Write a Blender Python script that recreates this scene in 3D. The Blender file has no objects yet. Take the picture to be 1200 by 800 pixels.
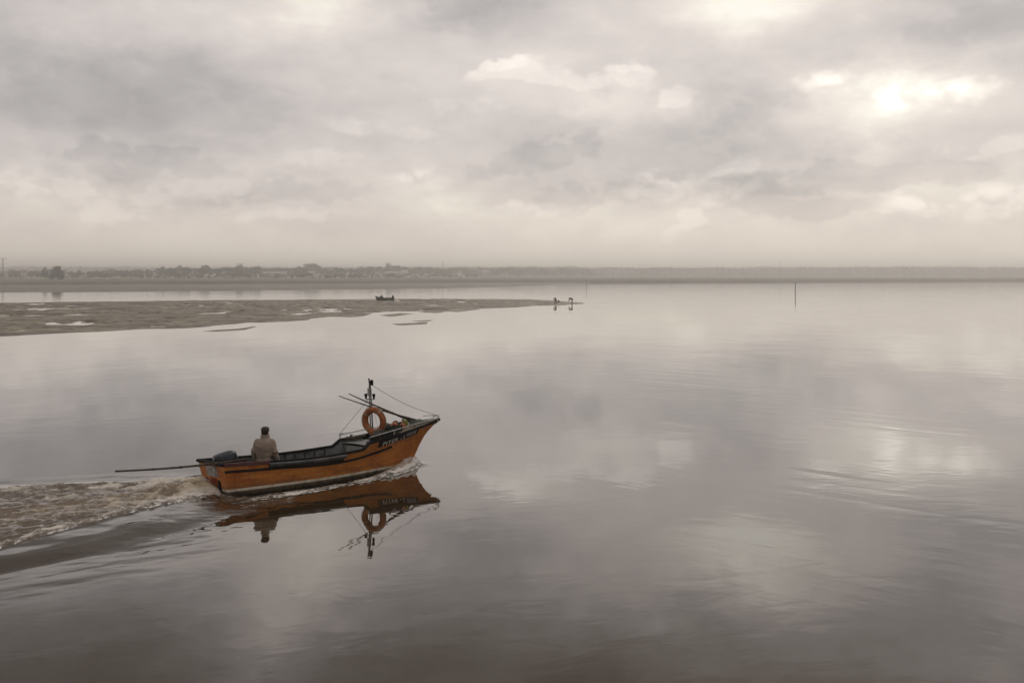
import bpy, bmesh, math, random
import numpy as np
from mathutils import Vector, Matrix, Euler

scene = bpy.context.scene
COL = scene.collection
F = 1167.0            # focal length in pixels of the 1200 px wide photograph
HZ = 323.0            # horizon row
H = 5.3               # eye height above the water
R = math.radians

def at(px, d, py=None):
    """world point seen at photo column px at depth d (and row py)"""
    z = 0.0 if py is None else H - (py - HZ) * d / F
    return Vector(((px - 600) / F * d, d, z))

def on_water(px, py):
    d = H * F / (py - HZ)
    return ((px - 600) / F * d, d)

# ------------------------------------------------------------------ tagging
def tag(o, label=None, cat=None, group=None, kind=None):
    if label: o['label'] = label
    if cat: o['category'] = cat
    if group: o['group'] = group
    if kind: o['kind'] = kind
    return o

def empty(name, loc=(0, 0, 0), rot=(0, 0, 0)):
    o = bpy.data.objects.new(name, None)
    o.empty_display_size = 0.2
    o.location = loc
    o.rotation_euler = rot
    COL.objects.link(o)
    return o

def link_mesh(name, me, mats=None, parent=None, smooth=True):
    o = bpy.data.objects.new(name, me)
    COL.objects.link(o)
    if mats is not None:
        if not isinstance(mats, (list, tuple)): mats = [mats]
        for m in mats: me.materials.append(m)
    if smooth:
        me.shade_smooth()
    if parent is not None: o.parent = parent
    return o

# ------------------------------------------------------------------ numpy noise
def _hash(ix, iy, seed):
    h = (ix.astype(np.int64) * 374761393 + iy.astype(np.int64) * 668265263 + seed * 1442695041) & 0x7fffffff
    h = ((h ^ (h >> 13)) * 1274126177) & 0x7fffffff
    return ((h ^ (h >> 16)) & 0xffff) / 65535.0

def vnoise(x, y, seed=0):
    ix = np.floor(x); iy = np.floor(y)
    fx = x - ix; fy = y - iy
    fx = fx * fx * fx * (fx * (fx * 6 - 15) + 10); fy = fy * fy * fy * (fy * (fy * 6 - 15) + 10)
    a = _hash(ix, iy, seed); b = _hash(ix + 1, iy, seed)
    c = _hash(ix, iy + 1, seed); d = _hash(ix + 1, iy + 1, seed)
    return (a * (1 - fx) + b * fx) * (1 - fy) + (c * (1 - fx) + d * fx) * fy

def fbm(x, y, oct=4, seed=0, gain=0.5):
    s = 0; a = 1; t = 0
    for k in range(oct):
        ca, sa = math.cos(k * 0.7), math.sin(k * 0.7)
        s = s + a * vnoise((x * ca - y * sa) * 2 ** k + 17.3 * k, (x * sa + y * ca) * 2 ** k - 9.1 * k, seed + k * 31)
        t += a; a *= gain
    return s / t - 0.5          # about -0.5 .. 0.5

def sstep(a, b, x):
    t = np.clip((x - a) / (b - a), 0, 1)
    return t * t * (3 - 2 * t)

def interp(x, xs, ys): return np.interp(x, xs, ys)

def cinterp(x, xs, ys):
    """smooth (monotone-ish cubic) interpolation"""
    xs = np.asarray(xs, float); ys = np.asarray(ys, float)
    m = np.gradient(ys, xs)
    x = np.clip(np.asarray(x, float), xs[0], xs[-1])
    i = np.clip(np.searchsorted(xs, x) - 1, 0, len(xs) - 2)
    h = xs[i + 1] - xs[i]; t = (x - xs[i]) / h
    return ((2*t**3 - 3*t**2 + 1) * ys[i] + (t**3 - 2*t**2 + t) * h * m[i]
            + (-2*t**3 + 3*t**2) * ys[i+1] + (t**3 - t**2) * h * m[i+1])

def grid_mesh(name, X, Y, Z):
    """one sheet from 2D arrays"""
    ny, nx = X.shape
    co = np.stack([X, Y, Z], -1).reshape(-1, 3).astype(np.float32)
    i = np.arange(ny * nx).reshape(ny, nx)
    f = np.stack([i[:-1, :-1], i[:-1, 1:], i[1:, 1:], i[1:, :-1]], -1).reshape(-1, 4).astype(np.int32)
    return mesh_np(name, co, f)

def mesh_np(name, co, f):
    me = bpy.data.meshes.new(name)
    me.vertices.add(len(co)); me.vertices.foreach_set('co', np.asarray(co, np.float32).ravel())
    k = f.shape[1]
    me.loops.add(f.size); me.loops.foreach_set('vertex_index', f.ravel())
    me.polygons.add(len(f))
    me.polygons.foreach_set('loop_start', np.arange(0, f.size, k, dtype=np.int32))
    me.update(calc_edges=True); me.validate()
    return me

# ------------------------------------------------------------------ materials
def lin(c):
    return tuple((v / 255 / 12.92) if v / 255 <= 0.04045 else ((v / 255 + 0.055) / 1.055) ** 2.4 for v in c)

class NT:
    """little helper for node trees"""
    def __init__(self, tree): self.t = tree; self.n = tree.nodes; self.l = tree.links
    def node(self, typ, **kw):
        n = self.n.new(typ)
        for k, v in kw.items(): setattr(n, k, v)
        return n
    def set(self, sock, v):
        if isinstance(v, bpy.types.NodeSocket): self.l.new(v, sock)
        else: sock.default_value = v
    def math(self, op, a, b=None, c=None, clamp=False):
        n = self.node('ShaderNodeMath', operation=op, use_clamp=clamp)
        self.set(n.inputs[0], a)
        if b is not None: self.set(n.inputs[1], b)
        if c is not None: self.set(n.inputs[2], c)
        return n.outputs[0]
    def vmath(self, op, a, b=None):
        n = self.node('ShaderNodeVectorMath', operation=op)
        self.set(n.inputs[0], a)
        if b is not None: self.set(n.inputs[1], b)
        return n.outputs['Value'] if op in ('DOT_PRODUCT', 'LENGTH', 'DISTANCE') else n.outputs[0]
    def mapping(self, v, loc=(0, 0, 0), rot=(0, 0, 0), scale=(1, 1, 1), kind='POINT'):
        n = self.node('ShaderNodeMapping', vector_type=kind)
        self.l.new(v, n.inputs[0])
        n.inputs['Location'].default_value = loc; n.inputs['Rotation'].default_value = rot; n.inputs['Scale'].default_value = scale
        return n.outputs[0]
    def noise(self, v, scale, detail=4, rough=0.55, dist=0.0, color=False):
        n = self.node('ShaderNodeTexNoise')
        self.l.new(v, n.inputs['Vector'])
        n.inputs['Scale'].default_value = scale; n.inputs['Detail'].default_value = detail
        n.inputs['Roughness'].default_value = rough; n.inputs['Distortion'].default_value = dist
        return n.outputs['Color'] if color else n.outputs[0]
    def rng(self, v, a, b, c=0.0, d=1.0, smooth=True):
        n = self.node('ShaderNodeMapRange', interpolation_type='SMOOTHSTEP' if smooth else 'LINEAR')
        self.set(n.inputs[0], v)
        for k, x in zip((1, 2, 3, 4), (a, b, c, d)): n.inputs[k].default_value = x
        return n.outputs[0]
    def mix(self, f, a, b):
        n = self.node('ShaderNodeMix', data_type='RGBA')
        self.set(n.inputs[0], f)
        for s, v in ((n.inputs[6], a), (n.inputs[7], b)):
            if isinstance(v, tuple): v = (*v[:3], 1)
            self.set(s, v)
        return n.outputs[2]
    def ramp(self, f, stops, mode='LINEAR'):
        n = self.node('ShaderNodeValToRGB'); self.l.new(f, n.inputs[0])
        cr = n.color_ramp; cr.interpolation = mode
        while len(cr.elements) > 1: cr.elements.remove(cr.elements[-1])
        cr.elements[0].position = stops[0][0]; cr.elements[0].color = (*stops[0][1], 1)
        for p, c in stops[1:]:
            e = cr.elements.new(p); e.color = (*c, 1)
        return n.outputs[0]

def new_mat(name):
    m = bpy.data.materials.new(name); m.use_nodes = True
    nt = NT(m.node_tree)
    b = m.node_tree.nodes['Principled BSDF']
    return m, nt, b

def paint(name, c1, c2=None, scale=6.0, rough=0.55, lo=0.4, hi=0.65, bump=0.0, dirt=None, dirt_amt=(0.55, 0.75), stretch=(1, 1, 1), metal=0.0, spec=0.4):
    """weathered paint / wood / metal: two tones through noise, stains with a shape of their own"""
    m, nt, b = new_mat(name)
    co = nt.node('ShaderNodeTexCoord').outputs['Object']
    co = nt.mapping(co, scale=stretch)
    c2 = c2 or tuple(v * 0.75 for v in c1)
    n1 = nt.noise(co, scale, 6, 0.65)
    col = nt.mix(nt.rng(n1, lo, hi), c1, c2)
    if dirt:
        n2 = nt.noise(nt.mapping(co, loc=(3, 7, 1)), scale * 0.6, 8, 0.72)
        col = nt.mix(nt.rng(n2, *dirt_amt), col, dirt)
    nt.l.new(col, b.inputs['Base Color'])
    nt.l.new(nt.rng(n1, 0.3, 0.7, rough - 0.1, rough + 0.15), b.inputs['Roughness'])
    b.inputs['Metallic'].default_value = metal; b.inputs['Specular IOR Level'].default_value = spec
    if bump:
        bp = nt.node('ShaderNodeBump'); bp.inputs['Strength'].default_value = 1.0; bp.inputs['Distance'].default_value = bump
        nt.l.new(nt.noise(co, scale * 4, 5, 0.6), bp.inputs['Height']); nt.l.new(bp.outputs[0], b.inputs['Normal'])
    return m

M = {}
def hull_paint():
    m, nt, b = new_mat('weathered_orange_hull')
    co = nt.node('ShaderNodeTexCoord').outputs['Object']
    n1 = nt.noise(nt.mapping(co, scale=(.6, 1, 1.6)), 2.6, 7, .62)
    col = nt.mix(nt.rng(n1, .38, .64), (0.53, 0.195, 0.033), (0.38, 0.112, 0.020))
    n2 = nt.noise(nt.mapping(co, loc=(3, 1, 2), scale=(4.5, 1, .55)), 3.2, 7, .68)           # rust runs
    col = nt.mix(nt.math('MULTIPLY', nt.rng(n2, .53, .70), .8), col, (0.12, 0.045, 0.02))
    n3 = nt.noise(nt.mapping(co, loc=(8, 1, 5), scale=(.5, 1, 3.5)), 6.5, 7, .72)            # scrapes along the planks, pale
    col = nt.mix(nt.math('MULTIPLY', nt.rng(n3, .59, .66), .65), col, (0.50, 0.33, 0.19))
    sp = nt.node('ShaderNodeSeparateXYZ'); nt.l.new(co, sp.inputs[0])
    z = nt.math('ADD', sp.outputs[2], nt.math('MULTIPLY', sp.outputs[0], sp.outputs[0]))
    z = nt.math('MULTIPLY_ADD', nt.math('POWER', nt.math('MULTIPLY', sp.outputs[0], .16), 2.4), -.35, sp.outputs[2])
    fr = nt.math('ABSOLUTE', nt.math('SUBTRACT', nt.math('FRACT', nt.math('MULTIPLY', z, 7.5)), .5))
    seam = nt.rng(fr, .0, .045, 1.0, 0.0)                                                   # plank seams
    col = nt.mix(nt.math('MULTIPLY', seam, .55), col, (0.09, 0.035, 0.016))
    low = nt.math('MULTIPLY', nt.rng(sp.outputs[2], .05, .24, 1.0, 0.0), nt.rng(n1, .35, .6))   # grimy band over the stripe
    col = nt.mix(nt.math('MULTIPLY', low, .5), col, (0.16, 0.085, 0.045))
    nt.l.new(col, b.inputs['Base Color']); nt.l.new(nt.rng(n3, .3, .7, .42, .7), b.inputs['Roughness']); b.inputs['Specular IOR Level'].default_value = .3
    bp = nt.node('ShaderNodeBump'); bp.inputs['Strength'].default_value = 1; bp.inputs['Distance'].default_value = .006
    nt.l.new(nt.math('SUBTRACT', n1, seam), bp.inputs['Height']); nt.l.new(bp.outputs[0], b.inputs['Normal'])
    return m
M['orange'] = hull_paint()
M['stripe'] = paint('boot_stripe_paint', (0.62, 0.57, 0.47), (0.45, 0.38, 0.28), 5, 0.6, dirt=(0.16, 0.11, 0.06), dirt_amt=(0.55, 0.75))
M['bottom'] = paint('bottom_paint', (0.17, 0.135, 0.085), (0.09, 0.07, 0.045), 5, 0.6, dirt=(0.035, 0.03, 0.018), dirt_amt=(0.5, 0.7))
M['black'] = paint('black_rubber', (0.007, 0.007, 0.008), (0.014, 0.013, 0.013), 8, 0.75, bump=0.003, spec=0.12)
M['darkwood'] = paint('dark_wood', (0.028, 0.02, 0.018), (0.05, 0.035, 0.028), 6, 0.6, bump=0.003, stretch=(0.3, 2, 2), spec=0.15)
M['fender'] = paint('grey_rubber', (0.06, 0.062, 0.064), (0.025, 0.025, 0.028), 5, 0.5, dirt=(0.13, 0.13, 0.125), dirt_amt=(0.58, 0.7))
M['inner'] = paint('inner_grey_paint', (0.10, 0.105, 0.10), (0.045, 0.048, 0.046), 4, 0.6, dirt=(0.02, 0.02, 0.018), dirt_amt=(0.5, 0.7), bump=0.003)
M['greydeck'] = paint('pale_grey_paint', (0.30, 0.31, 0.30), (0.20, 0.205, 0.20), 5, 0.5, dirt=(0.10, 0.09, 0.08), dirt_amt=(0.55, 0.75))
M['deck'] = paint('weathered_deck_wood', (0.25, 0.21, 0.145), (0.14, 0.115, 0.08), 6, 0.7, dirt=(0.04, 0.035, 0.028), dirt_amt=(0.55, 0.72), stretch=(0.5, 3, 1), bump=0.004)
M['steel'] = paint('weathered_steel', (0.46, 0.45, 0.43), (0.32, 0.30, 0.28), 10, 0.4, dirt=(0.22, 0.11, 0.05), dirt_amt=(0.62, 0.75))
M['darksteel'] = paint('dark_steel', (0.07, 0.065, 0.062), (0.12, 0.10, 0.09), 12, 0.5)
M['white'] = paint('white_paint', (0.72, 0.70, 0.66), (0.5, 0.47, 0.42), 9, 0.5, dirt=(0.3, 0.24, 0.18), dirt_amt=(0.58, 0.75))
M['plate'] = paint('faded_plate', (0.26, 0.25, 0.26), (0.14, 0.13, 0.14), 14, 0.6)
M['red'] = paint('red_paint', (0.36, 0.035, 0.022), (0.25, 0.03, 0.02), 10, 0.5)
M['maroon'] = paint('maroon_paint', (0.09, 0.018, 0.018), (0.05, 0.014, 0.014), 8, 0.5)
M['ring'] = paint('life_ring_orange', (0.36, 0.115, 0.025), (0.24, 0.065, 0.018), 6, 0.55, dirt=(0.11, 0.05, 0.03), dirt_amt=(0.56, 0.7), bump=0.003)
M['band'] = paint('faded_band', (0.33, 0.22, 0.14), (0.24, 0.13, 0.075), 9, 0.7)
M['pole'] = paint('bamboo_pole', (0.085, 0.062, 0.046), (0.05, 0.036, 0.028), 10, 0.7, spec=0.15)
M['rope'] = paint('grey_rope', (0.25, 0.235, 0.22), (0.18, 0.165, 0.15), 20, 0.8)
M['motor'] = paint('navy_cowling', (0.018, 0.023, 0.034), (0.035, 0.042, 0.055), 5, 0.4, dirt=(0.10, 0.105, 0.115), dirt_amt=(0.6, 0.72))
M['crate'] = paint('dark_green_crate', (0.02, 0.026, 0.022), (0.035, 0.04, 0.034), 8, 0.6, spec=0.15)
M['bucket'] = paint('grey_bucket', (0.17, 0.18, 0.18), (0.11, 0.115, 0.115), 8, 0.45)
M['buoy'] = paint('faded_red_buoy', (0.48, 0.13, 0.06), (0.36, 0.08, 0.045), 7, 0.5)
M['canpaint'] = paint('yellow_green_plastic', (0.25, 0.25, 0.05), (0.17, 0.18, 0.04), 7, 0.45)
M['net'] = paint('fishing_net', (0.055, 0.062, 0.05), (0.10, 0.085, 0.055), 18, 0.85, bump=0.012, spec=0.15)
M['jacket'] = paint('beige_jacket', (0.31, 0.245, 0.195), (0.25, 0.195, 0.152), 7, 0.9, bump=0.006)
M['trousers'] = paint('dark_trousers', (0.03, 0.028, 0.03), (0.045, 0.04, 0.04), 7, 0.9, bump=0.004, spec=0.15)
M['cap'] = paint('dark_cap', (0.05, 0.04, 0.036), (0.08, 0.066, 0.06), 12, 0.85, spec=0.15)
M['skin'] = paint('skin', (0.36, 0.20, 0.14), (0.32, 0.165, 0.115), 10, 0.5)
M['hair'] = paint('dark_hair', (0.02, 0.016, 0.014), (0.03, 0.025, 0.02), 30, 0.7, spec=0.15)
M['boots'] = paint('rubber_boots', (0.03, 0.035, 0.03), None, 8, 0.4)
M['waders'] = paint('olive_waders', (0.13, 0.115, 0.085), (0.10, 0.09, 0.07), 5, 0.6)
M['darkcoat'] = paint('dark_coat', (0.022, 0.018, 0.017), (0.035, 0.03, 0.028), 6, 0.85, spec=0.15)
M['oldgreen'] = paint('faded_green_paint', (0.11, 0.13, 0.105), (0.075, 0.085, 0.07), 4, 0.6)
M['olddark'] = paint('dark_green_paint', (0.035, 0.042, 0.032), (0.05, 0.05, 0.04), 4, 0.6)

# ------------------------------------------------------------------ mesh building blocks
def sweep(pts, rad, seg=8, closed=False, flat=1.0, up=Vector((0, 0, 1))):
    """verts, faces of a round tube; rad number or list; flat scales along the up axis"""
    pts = [Vector(p) for p in pts]; n = len(pts)
    if not hasattr(rad, '__len__'): rad = [rad] * n
    vs, fs = [], []
    for i, p in enumerate(pts):
        if closed: t = pts[(i + 1) % n] - pts[i - 1]
        else: t = pts[min(i + 1, n - 1)] - pts[max(i - 1, 0)]
        t.normalize()
        a = t.cross(up)
        if a.length < 1e-4: a = t.cross(Vector((1, 0, 0)))
        a.normalize(); b = a.cross(t).normalized()
        for k in range(seg):
            w = 2 * math.pi * k / seg
            vs.append(p + a * math.cos(w) * rad[i] + b * math.sin(w) * rad[i] * flat)
    m = n if closed else n - 1
    for i in range(m):
        j = (i + 1) % n
        for k in range(seg):
            l = (k + 1) % seg
            fs.append((i * seg + k, j * seg + k, j * seg + l, i * seg + l))
    if not closed:
        fs.append(tuple(range(seg))[::-1]); fs.append(tuple((n - 1) * seg + k for k in range(seg)))
    return vs, fs

def strip(pts, w, h, ups=None):
    """rectangular section swept along pts (w sideways, h up)"""
    pts = [Vector(p) for p in pts]; n = len(pts); vs, fs = [], []
    for i, p in enumerate(pts):
        t = (pts[min(i + 1, n - 1)] - pts[max(i - 1, 0)]).normalized()
        u = Vector((0, 0, 1)) if ups is None else ups[i]
        a = t.cross(u).normalized(); b = a.cross(t).normalized()
        for sx, sz in ((-1, -1), (1, -1), (1, 1), (-1, 1)):
            vs.append(p + a * sx * w / 2 + b * sz * h / 2)
    for i in range(n - 1):
        for k in range(4):
            l = (k + 1) % 4
            fs.append((i * 4 + k, (i + 1) * 4 + k, (i + 1) * 4 + l, i * 4 + l))
    fs.append((3, 2, 1, 0)); fs.append(tuple((n - 1) * 4 + k for k in range(4)))
    return vs, fs

def boxv(x0, x1, y0, y1, z0, z1):
    vs = [Vector((x, y, z)) for z in (z0, z1) for x, y in ((x0, y0), (x1, y0), (x1, y1), (x0, y1))]
    return vs, [(3, 2, 1, 0), (4, 5, 6, 7), (0, 1, 5, 4), (1, 2, 6, 5), (2, 3, 7, 6), (3, 0, 4, 7)]

def ball(c, rx, ry=None, rz=None, seg=14, rings=9):
    ry = rx if ry is None else ry; rz = rx if rz is None else rz
    vs, fs = [], []
    for i in range(rings + 1):
        t = math.pi * i / rings
        for k in range(seg):
            w = 2 * math.pi * k / seg
            vs.append(Vector(c) + Vector((rx * math.sin(t) * math.cos(w), ry * math.sin(t) * math.sin(w), rz * math.cos(t))))
    for i in range(rings):
        for k in range(seg):
            l = (k + 1) % seg
            fs.append((i * seg + k, (i + 1) * seg + k, (i + 1) * seg + l, i * seg + l))
    return vs, fs

def lathe(prof, seg=18, c=(0, 0, 0)):
    vs, fs = [], []
    for r, z in prof:
        for k in range(seg):
            w = 2 * math.pi * k / seg
            vs.append(Vector(c) + Vector((r * math.cos(w), r * math.sin(w), z)))
    for i in range(len(prof) - 1):
        for k in range(seg):
            l = (k + 1) % seg
            fs.append((i * seg + k, i * seg + l, (i + 1) * seg + l, (i + 1) * seg + k))
    return vs, fs

class MB:
    def __init__(self): self.v = []; self.f = []; self.mi = []
    def add(self, vf, xf=None, mi=0):
        vs, fs = vf; b = len(self.v)
        for v in vs: self.v.append((xf @ Vector(v)) if xf is not None else Vector(v))
        for f in fs: self.f.append(tuple(b + i for i in f)); self.mi.append(mi)
        return self
    def mesh(self, name, bevel=0.0, weld=True):
        bm = bmesh.new()
        vv = [bm.verts.new(v) for v in self.v]
        for f, mi in zip(self.f, self.mi):
            try:
                fc = bm.faces.new([vv[i] for i in f]); fc.material_index = mi
            except ValueError: pass
        if weld: bmesh.ops.remove_doubles(bm, verts=bm.verts, dist=1e-5)
        bmesh.ops.recalc_face_normals(bm, faces=bm.faces)
        if bevel:
            ed = [e for e in bm.edges if len(e.link_faces) == 2 and e.calc_face_angle(0) > 0.6]
            bmesh.ops.bevel(bm, geom=ed, offset=bevel, segments=2, affect='EDGES', clamp_overlap=True)
        me = bpy.data.meshes.new(name); bm.to_mesh(me); bm.free()
        return me
    def build(self, name, mat, parent=None, smooth=True, bevel=0.0):
        me = self.mesh(name, bevel)
        o = link_mesh(name, me, mat, parent, smooth)
        if smooth:
            try: me.set_sharp_from_angle(angle=R(38))
            except Exception: pass
        return o

def evaluated(me, mods):
    """mesh with modifiers applied"""
    o = bpy.data.objects.new('work', me); COL.objects.link(o)
    for typ, kw in mods:
        m = o.modifiers.new(typ, typ)
        for k, v in kw.items(): setattr(m, k, v)
    dg = bpy.context.evaluated_depsgraph_get()
    r = bpy.data.meshes.new_from_object(o.evaluated_get(dg))
    bpy.data.objects.remove(o); 
    return r

def fuse(mb, name, voxel=0.014, smooth=6):
    return evaluated(mb.mesh(name + '_work', weld=False), [('REMESH', dict(mode='VOXEL', voxel_size=voxel)), ('SMOOTH', dict(iterations=smooth, factor=0.5))])

def text_mesh(body, size=1.0, extrude=0.0):
    cu = bpy.data.curves.new('lettering', 'FONT'); cu.body = body; cu.size = size; cu.extrude = extrude
    cu.offset = 0.012 * size
    o = bpy.data.objects.new('work', cu); COL.objects.link(o)
    dg = bpy.context.evaluated_depsgraph_get()
    me = bpy.data.meshes.new_from_object(o.evaluated_get(dg))
    bpy.data.objects.remove(o); bpy.data.curves.remove(cu)
    return me

# ------------------------------------------------------------------ camera
cam = bpy.data.cameras.new('camera'); camo = bpy.data.objects.new('camera', cam); COL.objects.link(camo)
cam.sensor_width = 36; cam.lens = 36 * F / 1200
cam.shift_y = -(400 - HZ) / 1200
cam.clip_start = 0.1; cam.clip_end = 20000
camo.location = (0, 0, H); camo.rotation_euler = (R(90), 0, 0)
scene.camera = camo

# ------------------------------------------------------------------ sky and light
SUN_EL, SUN_AZ = R(40), R(21)          # azimuth clockwise from +Y, behind the clouds ahead on the right
world = bpy.data.worlds.new('World'); scene.world = world; world.use_nodes = True
w = NT(world.node_tree); w.n.clear()
out = w.node('ShaderNodeOutputWorld')
sky = w.node('ShaderNodeTexSky', sky_type='NISHITA', sun_disc=False, sun_elevation=SUN_EL, sun_rotation=SUN_AZ, air_density=1.0, dust_density=3.0)
bg1 = w.node('ShaderNodeBackground'); w.l.new(sky.outputs[0], bg1.inputs[0]); bg1.inputs[1].default_value = 0.08
D = w.vmath('NORMALIZE', w.node('ShaderNodeTexCoord').outputs['Generated'])
sx = w.node('ShaderNodeSeparateXYZ'); w.l.new(D, sx.inputs[0])
az = w.math('ARCTAN2', sx.outputs[0], sx.outputs[1])
el = w.math('ARCSINE', sx.outputs[2])
cb = w.node('ShaderNodeCombineXYZ'); w.l.new(az, cb.inputs[0]); w.l.new(el, cb.inputs[1])
P = cb.outputs[0]
# cloud noise lives on the direction itself, flattened a little vertically
Dv = w.mapping(D, scale=(1, 1, 1.9))
wn = w.vmath('SUBTRACT', w.noise(Dv, 5.0, 4, 0.6, color=True), (0.5, 0.5, 0.5))
wn2 = w.vmath('SUBTRACT', w.noise(Dv, 22.0, 5, 0.6, color=True), (0.5, 0.5, 0.5))
def warp(a, b):
    v = w.vmath('MULTIPLY', wn, (a, a * 0.6, 0)); u = w.vmath('MULTIPLY', wn2, (b, b * 0.7, 0))
    return w.vmath('ADD', P, w.vmath('ADD', v, u))
Psoft, Phard = warp(0.20, 0.03), warp(0.05, 0.035)
def azel(px, py):
    a = math.atan((px - 600) / F); return a, math.atan((HZ - py) / F * math.cos(a))
def blob(src, px, py, rx, ry, rot=0.0):
    a, e = azel(px, py)
    q = w.mapping(src, (a, e, 0), (0, 0, R(rot)), (rx / F, ry / F, 1), 'TEXTURE')
    return w.math('POWER', 2.718, w.math('MULTIPLY', w.vmath('DOT_PRODUCT', q, q), -1.0))
# smooth luminance field (display values 0..1)
L = w.math('ADD', w.rng(el, 0.0, 0.22, 0.845, 0.805), w.rng(el, 0.0, 0.075, 0.034, 0.0))
reflected_dark_band = w.math('MULTIPLY', w.rng(el, 0.22, 0.42, 0.0, -0.245), w.rng(el, 0.75, 1.1, 1.0, 0.0))   # unseen dark cloud band, added to darken the reflection in the near water
L = w.math('ADD', L, reflected_dark_band)
L = w.math('ADD', L, w.rng(az, -0.5, 0.5, -0.020, 0.022, smooth=False))
big = w.noise(w.mapping(D, loc=(1.3, 0.2, 0.6), scale=(1, 1, 2.4)), 3.2, 5, 0.56, 0.4)
mid = w.noise(w.mapping(D, loc=(4.1, 2.2, 1.6), scale=(1, 1, 2.2)), 9.0, 6, 0.58, 0.5)
bands = w.noise(w.mapping(P, loc=(2.1, 0.7, 0), scale=(2.6, 11.0, 1)), 1.6, 6, 0.60, 0.5)
fine = w.noise(w.mapping(D, loc=(6.1, 1.2, 3.6), scale=(1, 1, 1.8)), 24.0, 5, 0.62, 0.5)
amp_el = w.math('ADD', w.rng(el, 0.0, 0.07, 0.25, 1.0), w.rng(el, 0.24, 0.34, 0.0, 0.9))
def layer(n, a):
    global L
    L = w.math('ADD', L, w.math('MULTIPLY', w.math('MULTIPLY', w.math('SUBTRACT', n, 0.5), a), amp_el))
layer(big, 0.14); layer(mid, 0.13); layer(bands, 0.11); layer(fine, 0.085)
SOFT = [  # px, py, rx, ry, rot, amplitude
    (110, 115, 200, 66, 4, -0.090), (330, 165, 220, 28, -4, -0.035), (860, 120, 110, 50, 0, -0.085), (1130, 35, 170, 60, 8, -0.105),
    (530, 15, 95, 40, 0, -0.05), (930, 190, 300, 24, 2, -0.065), (240, 250, 200, 18, -3, -0.02), (670, 175, 130, 26, 0, -0.045),
    (270, 0, 110, 40, 0, 0.045), (880, 0, 110, 35, 0, 0.055), (1035, 110, 125, 52, 0, 0.115), (1042, 110, 44, 26, 0, 0.06), (980, 92, 50, 20, 0, 0.045),
    (710, 115, 90, 40, 0, 0.045), (600, 85, 70, 24, 5, 0.04), (780, 240, 120, 26, 0, 0.03), (560, 250, 120, 24, 0, 0.03), (60, 215, 90, 30, -10, 0.04), (150, 238, 90, 22, -8, 0.03), (1120, 242, 110, 22, 0, 0.035),
    (900, -45, 100, 60, 0, 0.17), (330, -90, 70, 130, 25, 0.19), (60, -130, 200, 90, 0, -0.12), (620, -150, 200, 70, 0, -0.10), (1080, -110, 200, 70, 0, -0.02), (1170, -150, 110, 60, 0, 0.06),
    (200, -40, 120, 40, 0, 0.03), (480, -60, 100, 60, 0, 0.02), (760, -40, 110, 40, 0, 0.05),
]
for a in SOFT:
    L = w.math('MULTIPLY_ADD', blob(Psoft, *a[:5]), a[5], L)
# crisper cloud edges: bright cumulus tops and small dark scud; lumpy cells give the cauliflower outline
def cells(scale, loc):
    n = w.node('ShaderNodeTexVoronoi', feature='SMOOTH_F1'); n.inputs['Scale'].default_value = scale; n.inputs['Smoothness'].default_value = 0.35
    w.l.new(w.vmath('ADD', w.mapping(D, loc=loc, scale=(1, 1, 1.35)), w.vmath('MULTIPLY', wn2, (.018, .018, .018))), n.inputs['Vector'])
    return n.outputs['Distance']
bil0 = w.math('SUBTRACT', w.noise(w.mapping(D, loc=(2.0, 5.0, 1.0), scale=(1, 1, 1.6)), 27.0, 6, 0.62, 0.4), 0.5)
lump = w.math('SUBTRACT', 0.44, w.math('ADD', w.math('MULTIPLY', cells(34, (1, 2, 3)), 0.65), w.math('MULTIPLY', cells(85, (3, 1, 2)), 0.35)))
bil = w.math('ADD', w.math('MULTIPLY', bil0, 0.7), w.math('MULTIPLY', lump, 0.75))
G = 0.0
def crisp(blobs, amp, a, b, k=2.0):
    global L, G
    f = None
    for bl in blobs:
        g = blob(Phard, *bl)
        f = g if f is None else w.math('MAXIMUM', f, g)
    f = w.math('MULTIPLY', f, w.math('MULTIPLY_ADD', bil, k, 1.0))
    if amp > 0: G = w.math('MULTIPLY_ADD', w.rng(f, a, b), amp, G)       # sunlit tops add light
    else: L = w.math('MULTIPLY_ADD', w.rng(f, a, b), amp, L)
# the big cumulus: a body with a hard outline, brighter along its top
crisp([(742, 100, 36, 34, 0), (780, 126, 36, 24, 0), (700, 122, 70, 30, 0), (640, 108, 74, 26, 6), (600, 92, 60, 22, 6)], 0.024, 0.32, 0.62, 1.7)
crisp([(742, 84, 32, 22, 0), (602, 80, 58, 14, 6), (668, 94, 60, 13, -4), (784, 112, 30, 16, 0)], 0.050, 0.34, 0.62, 2.0)
crisp([(742, 78, 26, 12, 0), (598, 76, 48, 9, 6)], 0.045, 0.34, 0.75, 2.4)
crisp([(1042, 113, 38, 22, 0), (974, 95, 44, 15, 0), (1112, 108, 66, 18, 0)], 0.095, 0.26, 0.95, 2.8)
crisp([(1044, 116, 24, 14, 0), (974, 95, 26, 9, 0), (1112, 108, 26, 7, 0)], 0.08, 0.30, 1.0, 2.2)
crisp([(540, 128, 60, 16, 0), (475, 157, 40, 13, 0), (390, 190, 80, 14, 0), (490, 216, 60, 20, 10), (545, 243, 70, 16, 0), (420, 150, 50, 12, 0)], 0.035, 0.36, 0.95, 2.4)
crisp([(1065, 243, 60, 18, -8), (1165, 240, 60, 24, 6), (845, 200, 50, 14, 25), (1150, 175, 70, 14, 0), (790, 216, 80, 22, 0), (830, 240, 70, 16, 30), (640, 240, 60, 14, 0)], 0.05, 0.38, 0.75, 2.4)
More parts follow.
